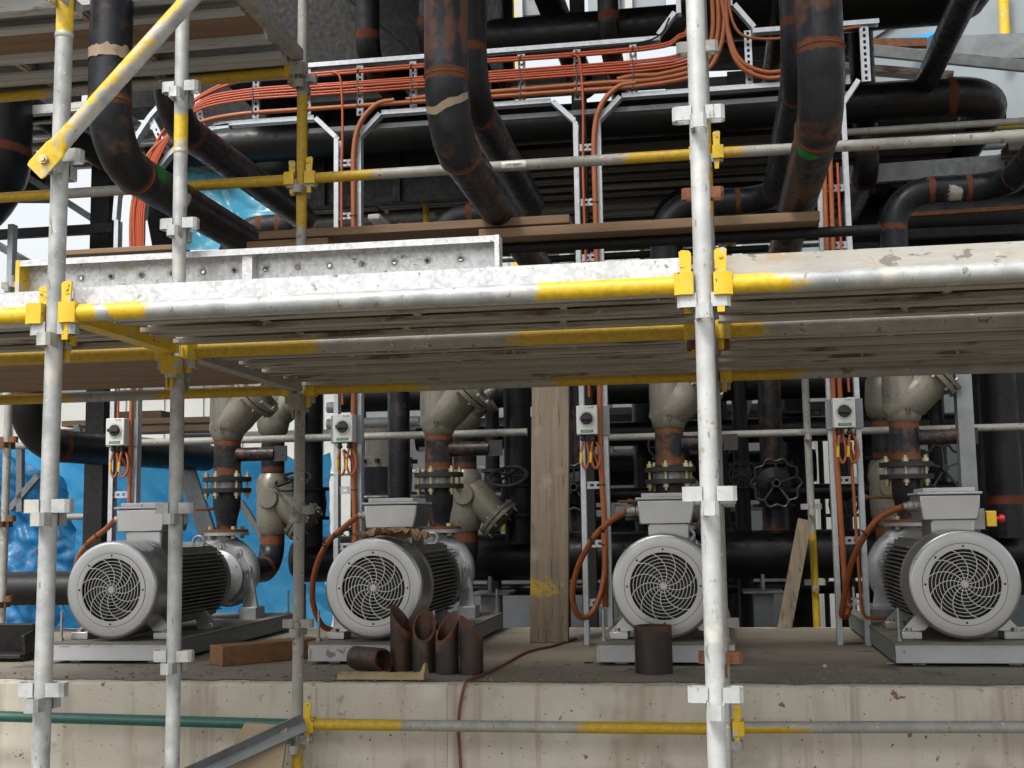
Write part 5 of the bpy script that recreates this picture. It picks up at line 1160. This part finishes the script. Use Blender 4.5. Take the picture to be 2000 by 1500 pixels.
def tarp(name, label, P, nu, nv, amp, m, seed):
    """a hung, crumpled sheet between four corner points"""
    a, b, c, d = [V(p) for p in P]; so = V((seed*3.1, seed*1.7, seed*.9))
    def fn(u, v):
        p = (a*(1-u)+b*u)*(1-v)+(d*(1-u)+c*u)*v; q = V((p.x, 0, p.z))+so
        sk = V((q.x+q.z*.8, q.y, q.z-.5*q.x))
        f_ = 1.5*mnoise.noise(q*1.1)+1.3*ridge(V((sk.x*1.7, 0, sk.z*.45)))+.5*ridge(V((sk.x*4.2, 0, sk.z*1.3)))+.28*ridge(V((q.x*3.5-q.z*3, 2, q.z*7+q.x*2)))+.07*ridge(q*9)
        e_ = mnoise.noise(V((q.x*2.3, 5, 0)))+.5*mnoise.noise(V((q.x*6, 9, 0)))
        return p+V((.03*mnoise.noise(q*2+V((0, 7, 0))), amp*1.5*(f_-.8), amp*1.3*e_*v))
    return solo(MB().grid(fn, nu, nv), name, M[m], label, 'tarpaulin', smooth=75)
TYp = 6.9
tarp('tarpaulin', 'large bright blue tarpaulin hung behind the leftmost pump', [at(-60, 1330, TYp), at(640, 1330, TYp), at(640, 885, TYp), at(-60, 870, TYp)], 150, 90, .075, 'tarp', 3)
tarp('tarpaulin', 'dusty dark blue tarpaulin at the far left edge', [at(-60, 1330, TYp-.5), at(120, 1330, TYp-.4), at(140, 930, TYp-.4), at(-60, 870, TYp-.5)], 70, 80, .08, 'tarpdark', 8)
tarp('tarpaulin', 'blue tarpaulin sagging above the toe board at the left', [at(340, 485, 5.3), at(600, 480, 5.3), at(560, 365, 5.6), at(345, 318, 5.6)], 80, 50, .05, 'tarpteal', 5)
tarp('tarpaulin', 'small blue tarpaulin behind the rightmost upright ladder', [at(1660, 520, 9), at(1730, 520, 9), at(1725, 420, 9), at(1665, 425, 9)], 20, 20, .05, 'tarpdark', 6)
for (u0, v0, u1, v1, y, w_, lb) in ((40, 870, 40, 1000, 5.6, .05, 'short upright strut before the tarpaulin at the left'), (20, 995, 75, 930, 5.6, .05, 'slanting strut before the tarpaulin at the left'), (360, 905, 412, 1060, 6.2, .14, 'broad slanting strut before the tarpaulin right of the leftmost motor'),
                                    (186, 900, 186, 1040, 6.4, .09, 'upright post before the tarpaulin beside the leftmost ladder'), (150, 830, 205, 1000, 6.5, .05, 'slanting strut before the tarpaulin beside the leftmost ladder'), (470, 980, 520, 1060, 6.4, .05, 'thin slanting strut behind the leftmost discharge flange'),
                                    (585, 1140, 585, 1235, 6.0, .09, 'short stanchion under the header near the slim post')):
    solo(MB().beam(at(u0, v0, y), at(u1, v1, y), w_, .05, (1, 0, 0)), 'steel_strut', M['steel'], lb, 'steel strut', 'struts before the tarpaulin', bevel=.003)
for k, (u0, v0, u1, v1, y, lb) in enumerate(((120, 822, 418, 826, 6.6, 'upper timber of the stack behind the leftmost switch'), (110, 838, 415, 842, 6.5, 'lower timber of the stack behind the leftmost switch'))):
    a, b = at(u0, v0, y), at(u1, v1, y); b.z = a.z; board(a, b, .25, .05, lb, 'woodx', 'timber stack at the left')
a, b = at(170, 806, 6.9), at(315, 806, 6.9); b.z = a.z; board(a, b, .2, .1, 'dark timber beam on top of the stack behind the leftmost switch', 'wooddark')

# ------------------------------------------------------------------ far background
def cabin(name, label, x0, x1, y, z1, m, step, win=(), d=2.4, low=0):
    t = thing(name, label, 'building', ((x0+x1)/2, y, 0))
    MB().bb(x0, x1, y, y+d, low or 0, z1).build('wall', M[m], t)
    if low: MB().bb(x0, x1, y+.05, y+d, 0, low-.002).build('lower_wall', M['wallgrey'], t)
    n = int((x1-x0)/step)
    for k in range(n+1):
        x = x0+k*(x1-x0)/n; MB().bb(x-.02, x+.02, y-.025, y-.001, (low or .1), z1-.05).build('wall_batten', M[m], t)
    MB().bb(x0-.08, x1+.08, y-.12, y+d+.1, z1+.002, z1+.14).build('roof_edge', M['steel'], t)
    for (a, b, c, e) in win:
        f = MB().bb(a, b, y-.05, y-.026, c, e).build('window_frame', M['wall'], t); MB().bb(a+.07, b-.07, y-.06, y-.051, c+.07, e-.07).build('pane', M['glass'], f)
    return t
cabin('site_cabin', 'white panelled cabin far behind the tarpaulin at the left', -10.5, -2.9, 13, 3.62, 'wall', .55, ((-7.5, -6.2, 1.2, 2.4), (-5, -3.8, 1.2, 2.4)))
cabin('plant_room', 'grey panelled plant room far behind the second and third pumps', -2.6, 2.9, 12.2, 2.9, 'wallgrey', .7)
cabin('site_cabin', 'cream panelled cabin far behind the rightmost pump', 3.1, 10, 12.4, 2.9, 'wall', .8)
cabin('upper_cabin', 'pale upper cabin with dark windows seen under the long timber plank', -1.6, 3.6, 14.5, 6.2, 'wall', .5, low=4.7, win=((-.9, .1, 5.2, 6.0), (.9, 2.0, 5.2, 6.0), (2.4, 3.2, 5.2, 6.0)))
# aluminium ladder far behind the third pump
ld = thing('aluminium_ladder', 'pale ladder standing far behind the third pump', 'ladder', at(1225, 1050, 9.6))
xl, xr = at(1197, 950, 9.6).x, at(1250, 950, 9.6).x; zb, zt2 = 0, at(1225, 870, 9.6).z+1.2
for x in (xl, xr): MB().bb(x-.018, x+.018, 9.57, 9.63, zb, zt2).build('stile', M['wall'], ld)
for k in range(int((zt2-.2)/.19)): MB().bb(xl+.018, xr-.018, 9.585, 9.615, .2+k*.19, .225+k*.19).build('rung', M['wall'], ld)
# grey tank and beams at the top right
tk = thing('storage_tank', 'big blue-grey tank far away at the top right corner', 'tank', (6.35, 11.5, 0))
MB().lathe([(2.75, 0), (2.75, 3), (2.75, 6), (2.75, 9.6), (0, 10.2)], (6.35, 11.5, 0), (0, 0, 1), 48).build('shell', M['tank'], tk)
for z in (6.9, 8.2): MB().annulus((6.35, 11.5, z), (0, 0, 1), 2.75, 2.79, .05, 48).build('band', M['tank'], tk)
for (u0, v0, u1, v1, y, a_, b_, m, lb) in ((1690, 98, 2010, 130, 7.2, .04, .10, 'steel', 'bright grey beam sloping down to the right under the tank'), (1640, 132, 1860, 150, 7.0, .12, .06, 'plateold', 'pale plank edge behind the third tall pipe'), (1860, 95, 2010, 90, 8.2, .05, .24, 'steel', 'grey channel beam in front of the tank'),
                                         (1300, 170, 1460, 160, 6.2, .1, .08, 'plateold', 'pale plank edge behind the climbing cables'), (960, 150, 1345, 128, 5.6, .05, .05, 'plateold', 'pale rail seen through the horizontal ladder'), (960, 168, 1345, 146, 5.75, .03, .12, 'steel', 'grey toe plate seen through the horizontal ladder'), (1640, 345, 1960, 322, 5.9, .06, .14, 'steel', 'grey beam over the rightmost riser bend'),
                                         (1760, 458, 2010, 448, 5.9, .06, .07, 'dark', 'dark beam under the rightmost riser bend'), (1780, 420, 2010, 405, 5.6, .05, .03, 'rust', 'rusty flat bar across the rightmost riser bend')):
    solo(MB().beam(at(u0, v0, y), at(u1, v1, y), a_, b_, (0, 1, 0)), 'steel_beam', M[m], lb, 'steel beam', 'beams behind the pipes', bevel=.003)
solo(MB().tube([at(1964, 92, 9.0), at(1958, -40, 9.0)], .05, 14), 'yellow_post', M['yellow'], 'yellow round post before the tank', 'post')
a = at(1700, 86, 7.4); bl_ = at(1810, 84, 7.4); solo(MB().beam(a, bl_, .08, .06, (0, 0, 1)), 'rusty_bar', M['rust'], 'short dark rusty bar end under the big vessel', 'steel bar', bevel=.004)
tarp('tarpaulin', 'sliver of light blue tarpaulin under the big vessel', [at(1730, 82, 9.5), at(1800, 80, 9.5), at(1838, 58, 9.7), at(1760, 66, 9.7)], 16, 6, .03, 'tarp', 9)
for k, (u, m) in enumerate(((968, 'yellow'), (1003, 'yellow'), (1016, 'wall'), (1185, 'wall'), (1205, 'tank'), (1230, 'wall'))):
    a = at(u, 60, 13); solo(MB().bb(a.x-.05, a.x+.05, 12.9, 13.0, 0, 11), 'far_post', M[m], ('yellow far post at the picture top beside the second tall pipe', 'second yellow far post at the picture top', 'white far post at the picture top by the yellow ones', 'first white far post at the picture top above the ladder', 'bluish far post at the picture top above the ladder', 'second white far post at the picture top above the ladder')[k], 'post', 'far posts', bevel=.004)
for k, (u0, v0, u1, v1, m, lb) in enumerate(((960, 20, 1060, 14, 'steel', 'grey far beam between the yellow posts'), (1150, 18, 1300, 8, 'tank', 'bluish far beam at the picture top'))):
    solo(MB().beam(at(u0, v0, 13.1), at(u1, v1, 13.1), .2, .3, (0, 1, 0)), 'far_beam', M[m], lb, 'steel beam', bevel=.004)
# small bright things glimpsed between the deck and the timbers
for k, (u, v, w_, h, y, m, lb) in enumerate(((740, 432, 26, 12, 4.4, 'white', 'white junction box behind the timber plank'), (1105, 490, 22, 60, 10, 'wall', 'pale far cabinet left of the third ladder'), (1150, 488, 16, 55, 10.2, 'tank', 'bluish far cabinet behind the third ladder'), (1310, 478, 60, 40, 10, 'wallgrey', 'grey far cabinet behind the third riser'), (1255, 485, 9, 70, 9.4, 'yellow', 'yellow far upright left of the third riser'), (1420, 472, 34, 24, 9, 'plate', 'bright striped far sheet right of the tall whitish post'), (1480, 476, 60, 30, 10.5, 'tank', 'light blue far cabinet right of the tall whitish post'),
                                         (1865, 485, 40, 40, 9.5, 'wall', 'bright far cabinet under the dark beam at the right'), (1690, 470, 40, 80, 11, 'tank', 'bluish far cabinet behind the rightmost ladder'), (1570, 470, 50, 60, 10.6, 'tank', 'bluish far cabinet behind the third tall pipe'), (1900, 810, 50, 34, 8.5, 'blue', 'blue far machine behind the rightmost valve'), (975, 1120, 60, 16, 9, 'yellow', 'yellow far crate left of the upright plank'), (985, 1020, 16, 34, 9, 'yellow', 'yellow far box above the header by the upright plank'), (1270, 1060, 40, 12, 9.3, 'sackyel', 'pale far box at the ladder foot'))):
    p = at(u, v, y); s_ = (y+3.1)/F
    solo(MB().box(p, (w_*s_, .25, h*s_)), {'yellow': 'yellow_box', 'blue': 'blue_machine'}.get(m, 'far_cabinet'), M[m], lb, 'box' if h < 45 and w_ < 70 else 'cabinet', 'far things glimpsed through the plant', bevel=.01)

# ------------------------------------------------------------------ unseen slab added over the pipework to darken it (higher than the picture reaches)
fl = thing('shade_slab', 'added unseen floor shading the pipework', 'shading slab', (1, 4, 6.2))
MB().bb(-.9, 7, 2.35, 6.3, 6.22, 6.40).build('slab', M['wallgrey'], fl)
for k, x in enumerate((-.7, 1.0, 2.4, 4.8)): MB().bb(x-.08, x+.08, 2.35, 6.5, 6.0, 6.219).build('joist', M['dark'], fl)
for x in (6.8,): MB().bb(x-.12, x+.12, 6.0, 6.24, 0, 6.219).build('column', M['dark'], fl)
# dark sheet added to darken the gap behind the ladder, upper left
sw = thing('dark_backing', 'added dark sheet darkening the gap behind the cable ladder at the upper left', 'casing', (-.6, 5.8, 4.0))
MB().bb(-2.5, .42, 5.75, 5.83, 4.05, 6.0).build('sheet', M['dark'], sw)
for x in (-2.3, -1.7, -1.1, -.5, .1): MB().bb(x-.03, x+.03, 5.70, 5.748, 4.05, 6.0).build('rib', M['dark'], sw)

# sloping board lettered LEAD far behind the tall whitish post
lb_ = thing('lettered_board', 'sloping grey board lettered LEAD behind the tall whitish post', 'board', at(1405, 965, 7.6))
a, b = at(1402, 968, 7.6), at(1464, 742, 7.6); d = (b-a).normalized()
MB().beam(a, b, .14, .03, (1, 0, 0)).build('board', M['wallgrey'] if False else M['steel'], lb_, bevel=.003)
o = put('lettering', TXT['LEAD'], lb_, at(1424, 905, 7.58)); o.rotation_euler = (pi/2, -math.atan2(d.z, d.x), 0); o.scale = (.75, .75, 1)
# beige paper tag on the leftmost pump
p = at(457, 1133, 4.37)
solo(MB().box(p, (.035, .002, .10), Matrix.Rotation(.3, 3, 'Y')), 'paper_tag', M['ply'], 'beige paper tag hanging on the leftmost pump', 'tag')
# steel scrap at the lower left edge of the plinth
p = onp(30, 1292)
ss = MB(); ss.box(p+V((-.12, .12, .10)), (.34, .02, .20), Matrix.Rotation(.35, 3, 'X')); ss.box(p+V((-.12, .04, .03)), (.34, .16, .02)); ss.box(p+V((.04, .09, .08)), (.02, .16, .15), Matrix.Rotation(.2, 3, 'X'))
solo(ss, 'steel_bracket', M['flange'], 'bent dark steel bracket lying at the left end of the plinth', 'bracket', bevel=.003)

# ------------------------------------------------------------------ dense plant between the header and the far cabins, added to darken the background
tn = 0
for k, (z, y, r, x0, x1) in enumerate(((1.78, 6.55, .06, -1.1, 6.5), (2.28, 6.75, .10, -.6, 6.5), (2.62, 6.5, .12, -1.2, 6.5), (1.02, 7.0, .05, -.9, 6.5), (2.02, 7.5, .14, .6, 2.7), (1.45, 7.9, .17, .1, 1.15))):
    solo(MB().tube(dens([(x0, y, z), (x1, y, z)], .6), r, 18), 'service_pipe', M['pipeblack'], f'{("second lowest thin", "slim high", "highest", "lowest", "wide middle", "widest")[k]} horizontal black pipe in the added tangle behind the pumps', 'pipe', 'horizontal pipes in the added tangle')
for k, (u, y, r, z1) in enumerate(((700, 7.2, .07, 3.4), (962, 6.6, .06, 3.4), (1088, 7.0, .09, 3.6), (1262, 7.2, .11, 3.4), (1296, 6.3, .05, 2.9), (1402, 7.1, .09, 3.4), (1448, 6.4, .06, 3.2), (1556, 7.4, .12, 3.6), (1640, 6.8, .08, 3.4), (1700, 7.2, .10, 3.4), (1832, 6.7, .07, 3.4))):
    x = at(u, 900, y).x
    t = thing('service_riser', f'{("first", "second", "third", "fourth", "fifth", "sixth", "seventh", "eighth", "ninth", "tenth", "eleventh", "twelfth")[k]} upright black pipe from the left in the added tangle behind the pumps', 'pipe', (x, y, 0), 'upright pipes in the added tangle')
    MB().tube([(x, y, 0), (x, y, 1.2), (x, y, z1)], r, 16).build('pipe', M['pipeblack'], t)
    zf = 1.35+.23*((k*7) % 5)
    MB().lathe([(r*1.7, 0), (r*1.7, .025), (r*1.15, .03), (r*1.3, .10), (r*1.15, .17), (r*1.7, .175), (r*1.7, .20)], (x, y, zf), (0, 0, 1), 20).build('valve', M['flange'], t)
    if k % 2 == 0:
        hc = V((x, y-.22, zf+.1)); hw = MB().ring(hc, (0, 1, 0), .10, .010, 28, 6)
        for j in range(4): a = j*pi/4+.2; hw.beam(hc-V((math.cos(a), 0, math.sin(a)))*.1, hc+V((math.cos(a), 0, math.sin(a)))*.1, .012, .010, (0, 1, 0))
        hw.lathe([(.018, -.02), (.018, .2)], hc, (0, 1, 0), 8).build('handwheel', M['black'], t)
xv = thing('dark_vessel', 'added dark horizontal vessel deep behind the third pump', 'vessel', (1.9, 9.2, 0))  # dark mass added to block light from behind
MB().tube([(1.3, 9.3, 1.45), (2.1, 9.3, 1.45)], .55, 32).build('shell', M['dark'], xv)
for x in (1.3, 2.1): MB().lathe([(.62, -.04), (.62, .04)], (x, 9.3, 1.45), (1, 0, 0), 32).build('flange', M['dark'], xv)
for x in (1.45, 1.95): MB().bb(x-.1, x+.1, 8.9, 9.7, 0, 1.0).build('saddle', M['dark'], xv)
# dark steelwork added to fill bright gaps at the upper left and upper right
for k, (u0, v0, u1, v1, y, a_, b_, lb) in enumerate(((225, 190, 345, 186, 5.9, .3, .30, 'added dark box beam behind the ladder bend at the upper left'), (300, 300, 345, 540, 6.2, .3, .2, 'added dark inclined column behind the first tall pipe'), (-30, 205, 140, 200, 5.6, .3, .36, 'added dark box beam at the upper left edge'), (-40, 330, 110, 330, 5.8, .3, .50, 'added dark casing at the left edge behind the braced post'),
                                                     (1400, 60, 1660, 45, 6.4, .3, .42, 'added dark box beam behind the climbing cables'), (1640, 250, 1960, 236, 6.6, .2, .10, 'added dark beam under the bent pipe at the right'), (1640, 420, 1990, 410, 7.3, .3, .55, 'added dark casing behind the rightmost riser bend'), (1350, 120, 1660, 108, 7.2, .2, .12, 'added dark rail behind the climbing cables'))):
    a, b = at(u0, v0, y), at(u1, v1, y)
    solo(MB().beam(a, b, a_, b_, (0, 1, 0)), 'steel_beam', M['dark'], lb, 'steel beam', 'added dark steelwork behind the pipes', bevel=.004)
for k in range(5):
    steel_plank(-4.6, 4.6+.27*k, 4.55, 2.36, f'{ordn[k]} plank of the added deck far at the upper left', 'plategrey', 'added upper left planks', ribs=False)

# grit and chips scattered over the plinth top
random.seed(21); gm = MB()
for k in range(420):
    x = random.uniform(-1.9, 3.6); y = PY0+.04+abs(random.gauss(0, .35)); z = PZ+.004
    if y > 4.6: continue
    r_ = random.choice((.003, .004, .005, .007, .010)); R_ = Matrix.Rotation(random.uniform(0, 6), 3, 'Z') @ Matrix.Rotation(random.uniform(-.4, .4), 3, 'X')
    gm.box((x, y, z+r_*.3), (r_*2, r_*random.uniform(.8, 1.6), r_*.8), R_)
o = solo(gm, 'grit', M['basedirt'], 'grit and small chips scattered over the plinth top', 'grit', kind='stuff', smooth=0)

# gate valve with large black handwheel beside the rightmost riser
p = at(1843, 915, 5.0); gv = thing('gate_valve', 'black gate valve with large scalloped handwheel right of the rightmost riser', 'valve', (p.x-.03, 5.42, p.z-.3))
vs_ = []; n, k = 60, 8; ax = V((.35, -1, .12)).normalized(); xx, yy, _ = frame(ax)
for a_ in range(n):
    an = 2*pi*a_/n; R_ = .150+.011*math.cos(an*10)
    for b_ in range(k):
        be = 2*pi*b_/k; c_ = xx*math.cos(an)+yy*math.sin(an); vs_.append(p+c_*(R_+.010*math.cos(be))+ax*.010*math.sin(be))
hw = MB().add(vs_, [(q*k+j, ((q+1) % n)*k+j, ((q+1) % n)*k+(j+1) % k, q*k+(j+1) % k) for q in range(n) for j in range(k)])
for a_ in range(5):
    an = 2*pi*a_/5+.3; c_ = xx*math.cos(an)+yy*math.sin(an); hw.beam(p+c_*.02, p+c_*.147, .016, .012, ax)
hw.lathe([(.024, -.03), (.024, .03)], p, ax, 14).build('handwheel', M['black'], gv)
MB().lathe([(.016, -.34), (.016, .0)], p, ax, 10).lathe([(.09, -.46), (.10, -.42), (.10, -.36), (.04, -.34)], p, ax, 20).build('bonnet', M['pipeblack'], gv)
c_ = p-ax*.5
MB().lathe([(.14, -.2), (.14, -.17), (.10, -.16), (.115, 0), (.10, .16), (.14, .17), (.14, .2)], c_, (0, 0, 1), 24).build('body', M['pipeblack'], gv)
MB().tube([(c_.x, c_.y, HZ_), (c_.x, c_.y, c_.z-.19)], .08, 18).tube([(c_.x, c_.y, c_.z+.19), (c_.x, c_.y, 2.9)], .08, 18).build('pipe_stub', M['pipeblack'], gv)
# dark strip added to close the bright slit before the far overhead deck
a, b = at(930, 303, 5.86), at(1665, 264, 5.86); b.z = a.z
solo(MB().beam(a, b, .03, .17, (0, 1, 0)), 'dark_strip', M['dark'], 'added dark strip along the front of the far overhead deck', 'dark strip', bevel=.003)
# more services overhead
for k, (x, y0, y1, z, r, lb) in enumerate(((.05, 4.4, 6.4, 4.72, .06, 'first slim black pipe receding overhead left of the second tall pipe'), (-.35, 4.4, 6.4, 4.66, .08, 'second slim black pipe receding overhead left of the second tall pipe'), (1.25, 4.5, 6.6, 4.70, .07, 'slim black pipe receding overhead behind the third ladder'), (2.35, 4.4, 6.6, 4.78, .07, 'slim black pipe receding overhead behind the third tall pipe'), (3.0, 5.7, 8.5, 4.05, .09, 'black pipe receding under the bent pipe at the right'))):
    bpipe([(x, y0, z+1.2), (x, y0, z), (x, y1, z)], r, lb, .16, group='slim overhead pipes')

# grey scaffold tubes and trays threading the shaded space above the deck
for k, (u0, v0, u1, v1, y, r, m, lb) in enumerate(((560, 292, 965, 276, 5.8, .026, 'scafdirty', 'grey tube in the shade left of the second tall pipe, upper'), (560, 402, 850, 392, 6.4, .024, 'scafdirty', 'grey tube in the shade left of the second tall pipe, middle'), (560, 432, 850, 420, 6.9, .024, 'scaf', 'bright tube in the shade left of the second tall pipe, lowest'), (1180, 300, 1560, 284, 5.85, .022, 'scafdirty', 'grey tube in the shade left of the third tall pipe, upper'), (1180, 362, 1560, 348, 6.6, .022, 'scafdirty', 'grey tube in the shade left of the third tall pipe, middle'),
                                                 (1180, 412, 1560, 400, 7.2, .022, 'scafdirty', 'grey tube in the shade left of the third tall pipe, lowest'), (1655, 262, 2010, 248, 6.2, .03, 'yellow', 'yellow tube under the bent black pipe at the right'), (1655, 300, 2010, 285, 6.9, .03, 'scaf', 'pale tube under the bent black pipe at the right'), (1655, 392, 1720, 388, 7.4, .03, 'yellow', 'short yellow tube by the rightmost riser bend'))):
    a, b = at(u0, v0, y), at(u1, v1, y); b.z = a.z = (a.z+b.z)/2
    solo(MB().tube(dens([a, b], .4), r, 14), 'scaffold_tube', M[m], lb, 'scaffold tube', 'tubes in the shaded space above the deck')
for k, (u0, v0, u1, v1, y, lb) in enumerate(((600, 196, 960, 180, 5.3, 'first grey cable tray in the shade behind the horizontal ladder'), (1000, 176, 1340, 160, 5.35, 'second grey cable tray in the shade behind the horizontal ladder'), (1420, 150, 1640, 140, 5.6, 'pale grey tray end behind the climbing cables'))):
    a, b = at(u0, v0, y), at(u1, v1, y); b.z = a.z = (a.z+b.z)/2
    solo(MB().ext([(0, 0), (.16, 0), (.16, .05), (.155, .05), (.155, .004), (.005, .004), (.005, .05), (0, .05)], a, b, (0, 1, 0)), 'cable_tray', M['steel'], lb, 'cable tray', 'cable trays behind the ladder')
